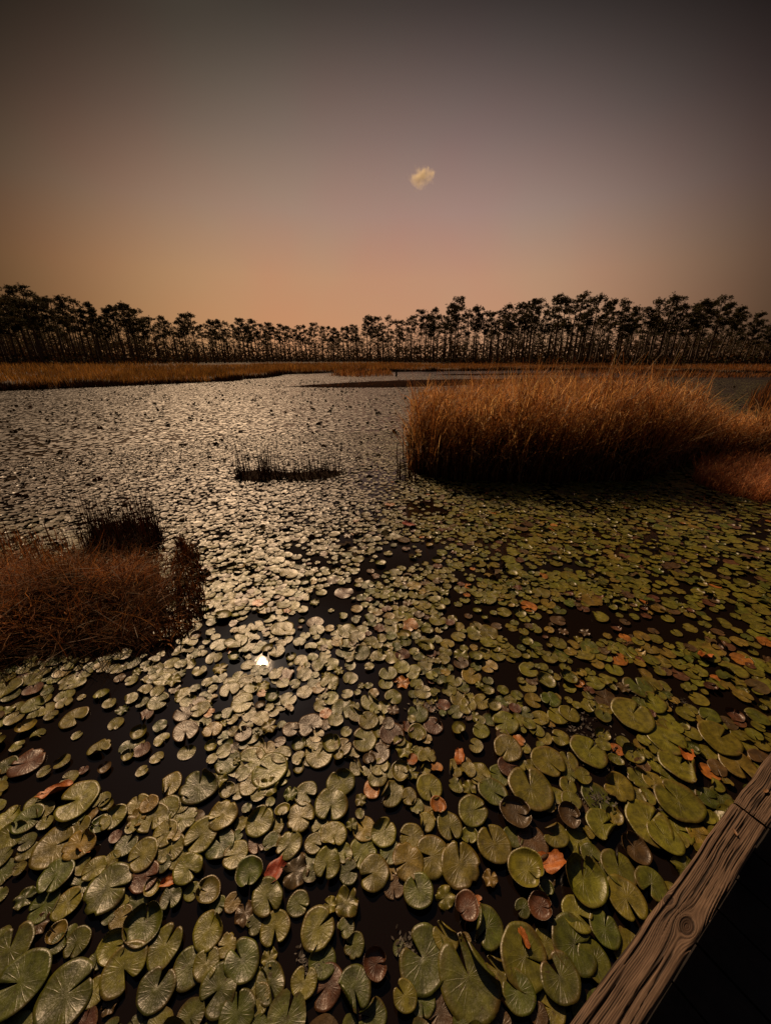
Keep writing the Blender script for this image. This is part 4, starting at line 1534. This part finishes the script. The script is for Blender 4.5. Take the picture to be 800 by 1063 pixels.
PEAKS = [18, 60, 125, 197, 250, 325, 380, 438, 452, 477, 498, 530, 560, 585, 608, 650, 700, 735, 755, 782]
tree_list = [(x, 0., 1.0) for x in PEAKS]
x = -70.
while x < 900:
    if all(abs(x - q_) > 3.0 for q_ in PEAKS):
        tree_list.append((x, PY.uniform(1, 16), PY.uniform(.80, .99)))
    x += PY.uniform(4.4, 9.5) if x < 230 or x > 370 else PY.uniform(3.4, 7.0)
tree_list.sort()
trees = []
for (x_, da, hf) in tree_list:
    X_, D_, gz, h = tree_at(x_, da, hf)
    vi = PY.randrange(13) if x_ < 690 else (PY.choice([13, 14, 15]) if PY.random() < .7 else PY.randrange(13))
    root = empty('pine_tree', (X_, D_, gz - .1))
    s = h / 15.4
    wsc = s * PY.uniform(.95, 1.25)
    root.scale = (wsc, wsc, s)
    root.rotation_euler = (0, 0, PY.uniform(0, 6.28) if vi < 13 else PY.uniform(-.4, .4))
    for dat, nm in ((pv[vi][0], 'trunk'), (pv[vi][1], 'crown')):
        c = bpy.data.objects.new(nm, dat)
        COL.objects.link(c)
        c.parent = root
    trees.append((root, x_, h, vi))

# the wood behind, which reads as one mass: many more trunks and crowns
wparts_t, wparts_c = [], []
lowv = [pine(700 + i, 15., .30 + .07 * i, 1.05, 0, tufts=9, blades_n=7) for i in range(5)]
x = -120.
while x < 920:
    for rep in range(2):
        X_, D_, gz, h = tree_at(x + PY.uniform(-3, 3), PY.uniform(14, 75), 1.)
        h = PY.uniform(.42, .74) * h
        (tv, tf), (cv_, cf, ct) = lowv[PY.randrange(5)]
        s = h / 15.4
        a = PY.uniform(0, 6.28)
        Rm = np.array([[math.cos(a), -math.sin(a), 0], [math.sin(a), math.cos(a), 0], [0, 0, 1]])
        S3 = np.array([s * 1.1, s * 1.1, s])
        tr = np.array([X_, D_, gz - .1])
        for f_ in tf:
            pass
        wparts_t.append(((tv * S3) @ Rm.T + tr, tf))
        wparts_c.append(((cv_ * S3) @ Rm.T + tr, cf, ct))
    x += PY.uniform(2.2, 4.2)
V, fs, off_ = [], {}, 0
for v, flist in wparts_t:
    V.append(v)
    for f_ in flist:
        fs.setdefault(f_.shape[1], []).append(f_ + off_)
    off_ += len(v)
wood = empty('pine_wood', (0, 140, 0))
tag(wood, 'dense pine wood standing behind the front row of pines', 'wood', kind='stuff')
mk('trunks', np.concatenate(V) - np.array([0, 140, 0]), [np.concatenate(q_) for q_ in fs.values()], M['bark'], wood)['kind'] = 'stuff'
V, fs, T = join(wparts_c)
mk('crowns', V - np.array([0, 140, 0]), fs, M['needle'], wood, attrs={'tint': T})['kind'] = 'stuff'

# undergrowth along the foot of the wood
n = 26000
ux = R.uniform(-140, 960, n)
D_ = np.interp(ux, DX, DY) + R.uniform(-4, 60, n)
dx = (ux - PW / 2) / (F * CP + 150 * SP) * D_
z, _d = land_z(dx, D_)
big = vnoise(dx * .16, D_ * .05, 81)
hz = R.uniform(0, 1, n) ** 1.3 * (1.0 + 2.6 * big)
d = R.normal(0, 1, (n, 3))
d /= np.linalg.norm(d, axis=1)[:, None]
sd_ = np.cross(d, R.normal(0, 1, (n, 3)))
sd_ /= np.linalg.norm(sd_, axis=1)[:, None]
o_ = np.column_stack([dx, D_, z + hz])
L_ = R.uniform(.25, .6, n)
V = np.stack([o_ - d * L_[:, None], o_ + sd_ * (L_ * .45)[:, None], o_ + d * L_[:, None], o_ - sd_ * (L_ * .45)[:, None]], 1).reshape(-1, 3)
fq = np.arange(4)[None] + (np.arange(n) * 4)[:, None]
T = np.repeat(pick([(.035, .03, .014), (.05, .032, .016), (.03, .03, .012), (.09, .045, .02)], n), 4, 0)
u = mk('undergrowth', V, [fq], M['needle'], attrs={'tint': T})
tag(u, 'dark brown scrub along the foot of the pine wood', 'undergrowth', kind='stuff')

# taller scrub and young growth deeper in the wood, closing the view between the trunks
n = 38000
ux = R.uniform(-160, 980, n)
D_ = np.interp(ux, DX, DY) + R.uniform(30, 130, n)
dx = (ux - PW / 2) / (F * CP + 150 * SP) * D_
z, _d = land_z(dx, D_)
big = vnoise(dx * .11, D_ * .04, 87)
o_ = np.column_stack([dx, D_, z + R.uniform(0, 1, n) ** 1.1 * (4.5 + 6.0 * big)])
d = R.normal(0, 1, (n, 3))
d /= np.linalg.norm(d, axis=1)[:, None]
sd_ = np.cross(d, R.normal(0, 1, (n, 3)))
sd_ /= np.linalg.norm(sd_, axis=1)[:, None]
L_ = R.uniform(.4, 1.0, n)
V = np.stack([o_ - d * L_[:, None], o_ + sd_ * (L_ * .4)[:, None], o_ + d * L_[:, None], o_ - sd_ * (L_ * .4)[:, None]], 1).reshape(-1, 3)
fq = np.arange(4)[None] + (np.arange(n) * 4)[:, None]
T = np.repeat(pick([(.06, .045, .026), (.09, .063, .038), (.05, .04, .023), (.11, .075, .05)], n), 4, 0)
u = mk('young_wood', V, [fq], M['needle'], attrs={'tint': T})
tag(u, 'brown young growth showing between the pine trunks', 'undergrowth', kind='stuff')
# dark blades added at the water's edge to paint the bank grass's shaded foot
n = 26000
aa = R.uniform(-.95, .95, n)
dd = R.uniform(-1.6, 1.6, n)
rr_ = shore_dist(aa) + dd
gx, gy = np.sin(aa) * rr_, np.cos(aa) * rr_
z, d2 = land_z(gx, gy)
keep = (d2 > -1.3) & (d2 < 1.5)
gx, gy, z = gx[keep], gy[keep], np.maximum(z[keep], -.05)
n = len(gx)
V, f, T = blades(np.column_stack([gx, gy, z - .05]), R.uniform(.25, .75, n) * (.5 + .8 * vnoise(gx * .5, gy * .5, 91)), np.hypot(gx, gy) * .0012 + .015, np.abs(R.normal(.15, .2, n)),
                 R.uniform(0, 6.28, n), np.abs(R.normal(.4, .4, n)), pick(DARK, n), segs=2)
g = mk('bank_shade_blades', V, [f], M['stem'], attrs={'tint': T})
tag(g, 'added dark blades standing in for shade at the foot of the golden bank grass', 'grass', kind='stuff')

# ------------------------------------------------------------------ cloud
d = ray(437, 183)
d = d / np.linalg.norm(d) * 2600
m, nt, P, out = new_mat('cloud_vapour')
b = NB(nt)
nt.nodes.remove(P)
vol = b.n('ShaderNodeVolumePrincipled')
tc = b.n('ShaderNodeTexCoord').outputs['Object']
ns = b.noise(tc, .026, 6, .62)
scv = b.n('ShaderNodeVectorMath', operation='DIVIDE')
scv.inputs[1].default_value = (92, 60, 60)
b.l(tc, scv.inputs[0])
ln_ = b.n('ShaderNodeVectorMath', operation='LENGTH')
b.l(scv.outputs[0], ln_.inputs[0])
edge = b.maprange(ln_.outputs['Value'], .15, 1.0, .16, -.22)
dens = b.math('MULTIPLY', b.maprange(b.math('ADD', ns, edge), .45, .74), .036)
vol.inputs['Color'].default_value = (1.0, .90, .62, 1)
vol.inputs['Anisotropy'].default_value = .55
b.l(dens, vol.inputs['Density'])
b.l(vol.outputs[0], out.inputs['Volume'])
import bmesh
bm = bmesh.new()
# lumpy cumulus hull: a few overlapping knobs pushed out of one sphere
bmesh.ops.create_icosphere(bm, subdivisions=4, radius=1)
for v in bm.verts:
    n_ = v.co.normalized()
    k_ = 1.0 + .12 * math.sin(n_.x * 5 + 1) * math.cos(n_.z * 4)
    v.co = Vector((n_.x * 92 * k_, n_.y * 60 * k_, n_.z * 60 * k_))
me = bpy.data.meshes.new('cloud')
bm.to_mesh(me)
bm.free()
me.materials.append(m)
cl = bpy.data.objects.new('cloud', me)
COL.objects.link(cl)
cl.location = (d[0], d[1], d[2] + CAM_H)
tag(cl, 'single small pale yellow cloud in the hazy sky', 'cloud')

# ------------------------------------------------------------------ labels for the pads and the pines
NUM = ['nearest', 'second', 'third', 'fourth', 'fifth', 'sixth', 'seventh', 'eighth', 'ninth', 'tenth', 'eleventh', 'twelfth', 'thirteenth', 'fourteenth', 'fifteenth',
       'sixteenth', 'seventeenth', 'eighteenth', 'nineteenth', 'twentieth']
LAND = [(571, 898, 'the ragged orange leaf'), (711, 785, 'the pale orange leaf'), (285, 908, 'the bright red leaf'), (58, 824, 'the yellow leaf at lower left'),
        (177, 917, 'the lowest small orange leaf'), (439, 998, 'the big round bottom pad'), (604, 917, 'the large dished pad'), (689, 931, "the kerb's upper knot"),
        (476, 787, 'the small centre orange leaf'), (272, 688, 'the sun glint'), (773, 838, 'the kerb joint'), (200, 650, 'the grass mound'), (24, 1024, 'the bottom left corner'),
        (330, 967, 'the notched pad below the red leaf'), (546, 906, 'the pad left of the ragged orange leaf'), (120, 1008, 'the bottom left round pad')]
LAND = LAND[:13]
SHAPE = {'flat': 'flat', 'wavy': 'wavy-edged', 'curl': 'curled-rim', 'cup': 'dished', 'fold': 'folded', 'crumple': 'crumpled'}
bucket = {}
special = {(439, 998): 'big round dark green lily pad at the bottom centre', (604, 917): 'large dished olive lily pad right of the ragged orange leaf',
           (546, 906): 'dished olive lily pad left of the ragged orange leaf'}
for (o, ki, ci, r, x, y) in pad_objs:
    o['category'] = 'lily pad'
    o['group'] = 'lily pads floating in the foreground'
    hit = [v for (sx, sy), v in special.items() if math.hypot(x - sx, y - sy) < 2]
    if hit:
        o['label'] = hit[0]
        continue
    li = min(range(len(LAND)), key=lambda q_: math.hypot(x - LAND[q_][0], y - LAND[q_][1]))
    dx_, dy_ = x - LAND[li][0], y - LAND[li][1]
    side = ('right of' if dx_ > 0 else 'left of') if abs(dx_) > abs(dy_) else ('below' if dy_ > 0 else 'above')
    size = 'large' if r > .088 else 'small' if r < .06 else 'middling'
    bucket.setdefault((li, side, size, CNAME[ci], SHAPE[KINDS[ki]]), []).append((math.hypot(dx_, dy_), o))
for (li, side, size, cn, shp), lst in bucket.items():
    lst.sort(key=lambda q_: q_[0])
    for k_, (dd_, o) in enumerate(lst):
        if len(lst) == 1:
            o['label'] = f'{size} {shp} {cn} lily pad {side} {LAND[li][2]}'
        else:
            o['label'] = f'{NUM[k_]}{" nearest" if k_ else ""} {size} {shp} {cn} lily pad {side} {LAND[li][2]}'

TL = {18: 'tallest dark pine at the left end of the treeline', 125: 'broad pine right of the first gap in the left treeline', 477: 'tallest pine of the middle, spired crown above the mud bar',
      755: 'windswept tall pine near the right end of the treeline', 782: 'leaning sparse pine at the right end of the treeline', 608: 'broad flat-topped pine above the middle of the reed bed',
      700: 'tall flat-topped pine above the right half of the reed bed', 250: 'round-topped pine in the low left middle of the treeline', 325: 'pine standing out in the lowest stretch of the treeline',
      438: 'round-crowned pine left of the tallest middle pine', 380: 'pine where the treeline starts rising again', 545: 'pine'}
marks = [k_ for k_ in TL if k_ != 545]
MN = {18: 'the tallest left pine', 125: 'the broad pine by the left gap', 477: 'the spired middle pine', 755: 'the windswept right pine', 782: 'the leaning end pine',
      608: 'the broad flat-topped pine', 700: 'the tall pine over the reeds', 250: 'the round-topped low pine', 325: 'the lowest-stretch pine', 438: 'the round-crowned pine',
      380: 'the pine starting the rise'}
bk = {}
hs = np.array([t[2] for t in trees])
for (root, x_, h, vi) in trees:
    root['category'] = 'pine tree'
    root['group'] = 'pines along the far bank'
    if x_ in marks:
        root['label'] = TL[x_]
        continue
    mk_ = min(marks, key=lambda q_: abs(q_ - x_))
    bk.setdefault((mk_, 'left' if x_ < mk_ else 'right'), []).append((abs(x_ - mk_), root, vi, h))
for (mk_, side), lst in bk.items():
    lst.sort(key=lambda q_: q_[0])
    for k_, (_, root, vi, h) in enumerate(lst):
        lo, spd = spec[vi]
        look = ('windswept' if vi >= 13 else 'long-crowned' if lo < .48 else 'short-crowned' if lo > .58 else 'middle-crowned')
        root['label'] = f'{look} pine, {"first" if k_ == 0 else NUM[k_] if k_ < 20 else "farthest"} to the {side} of {MN[mk_]}'
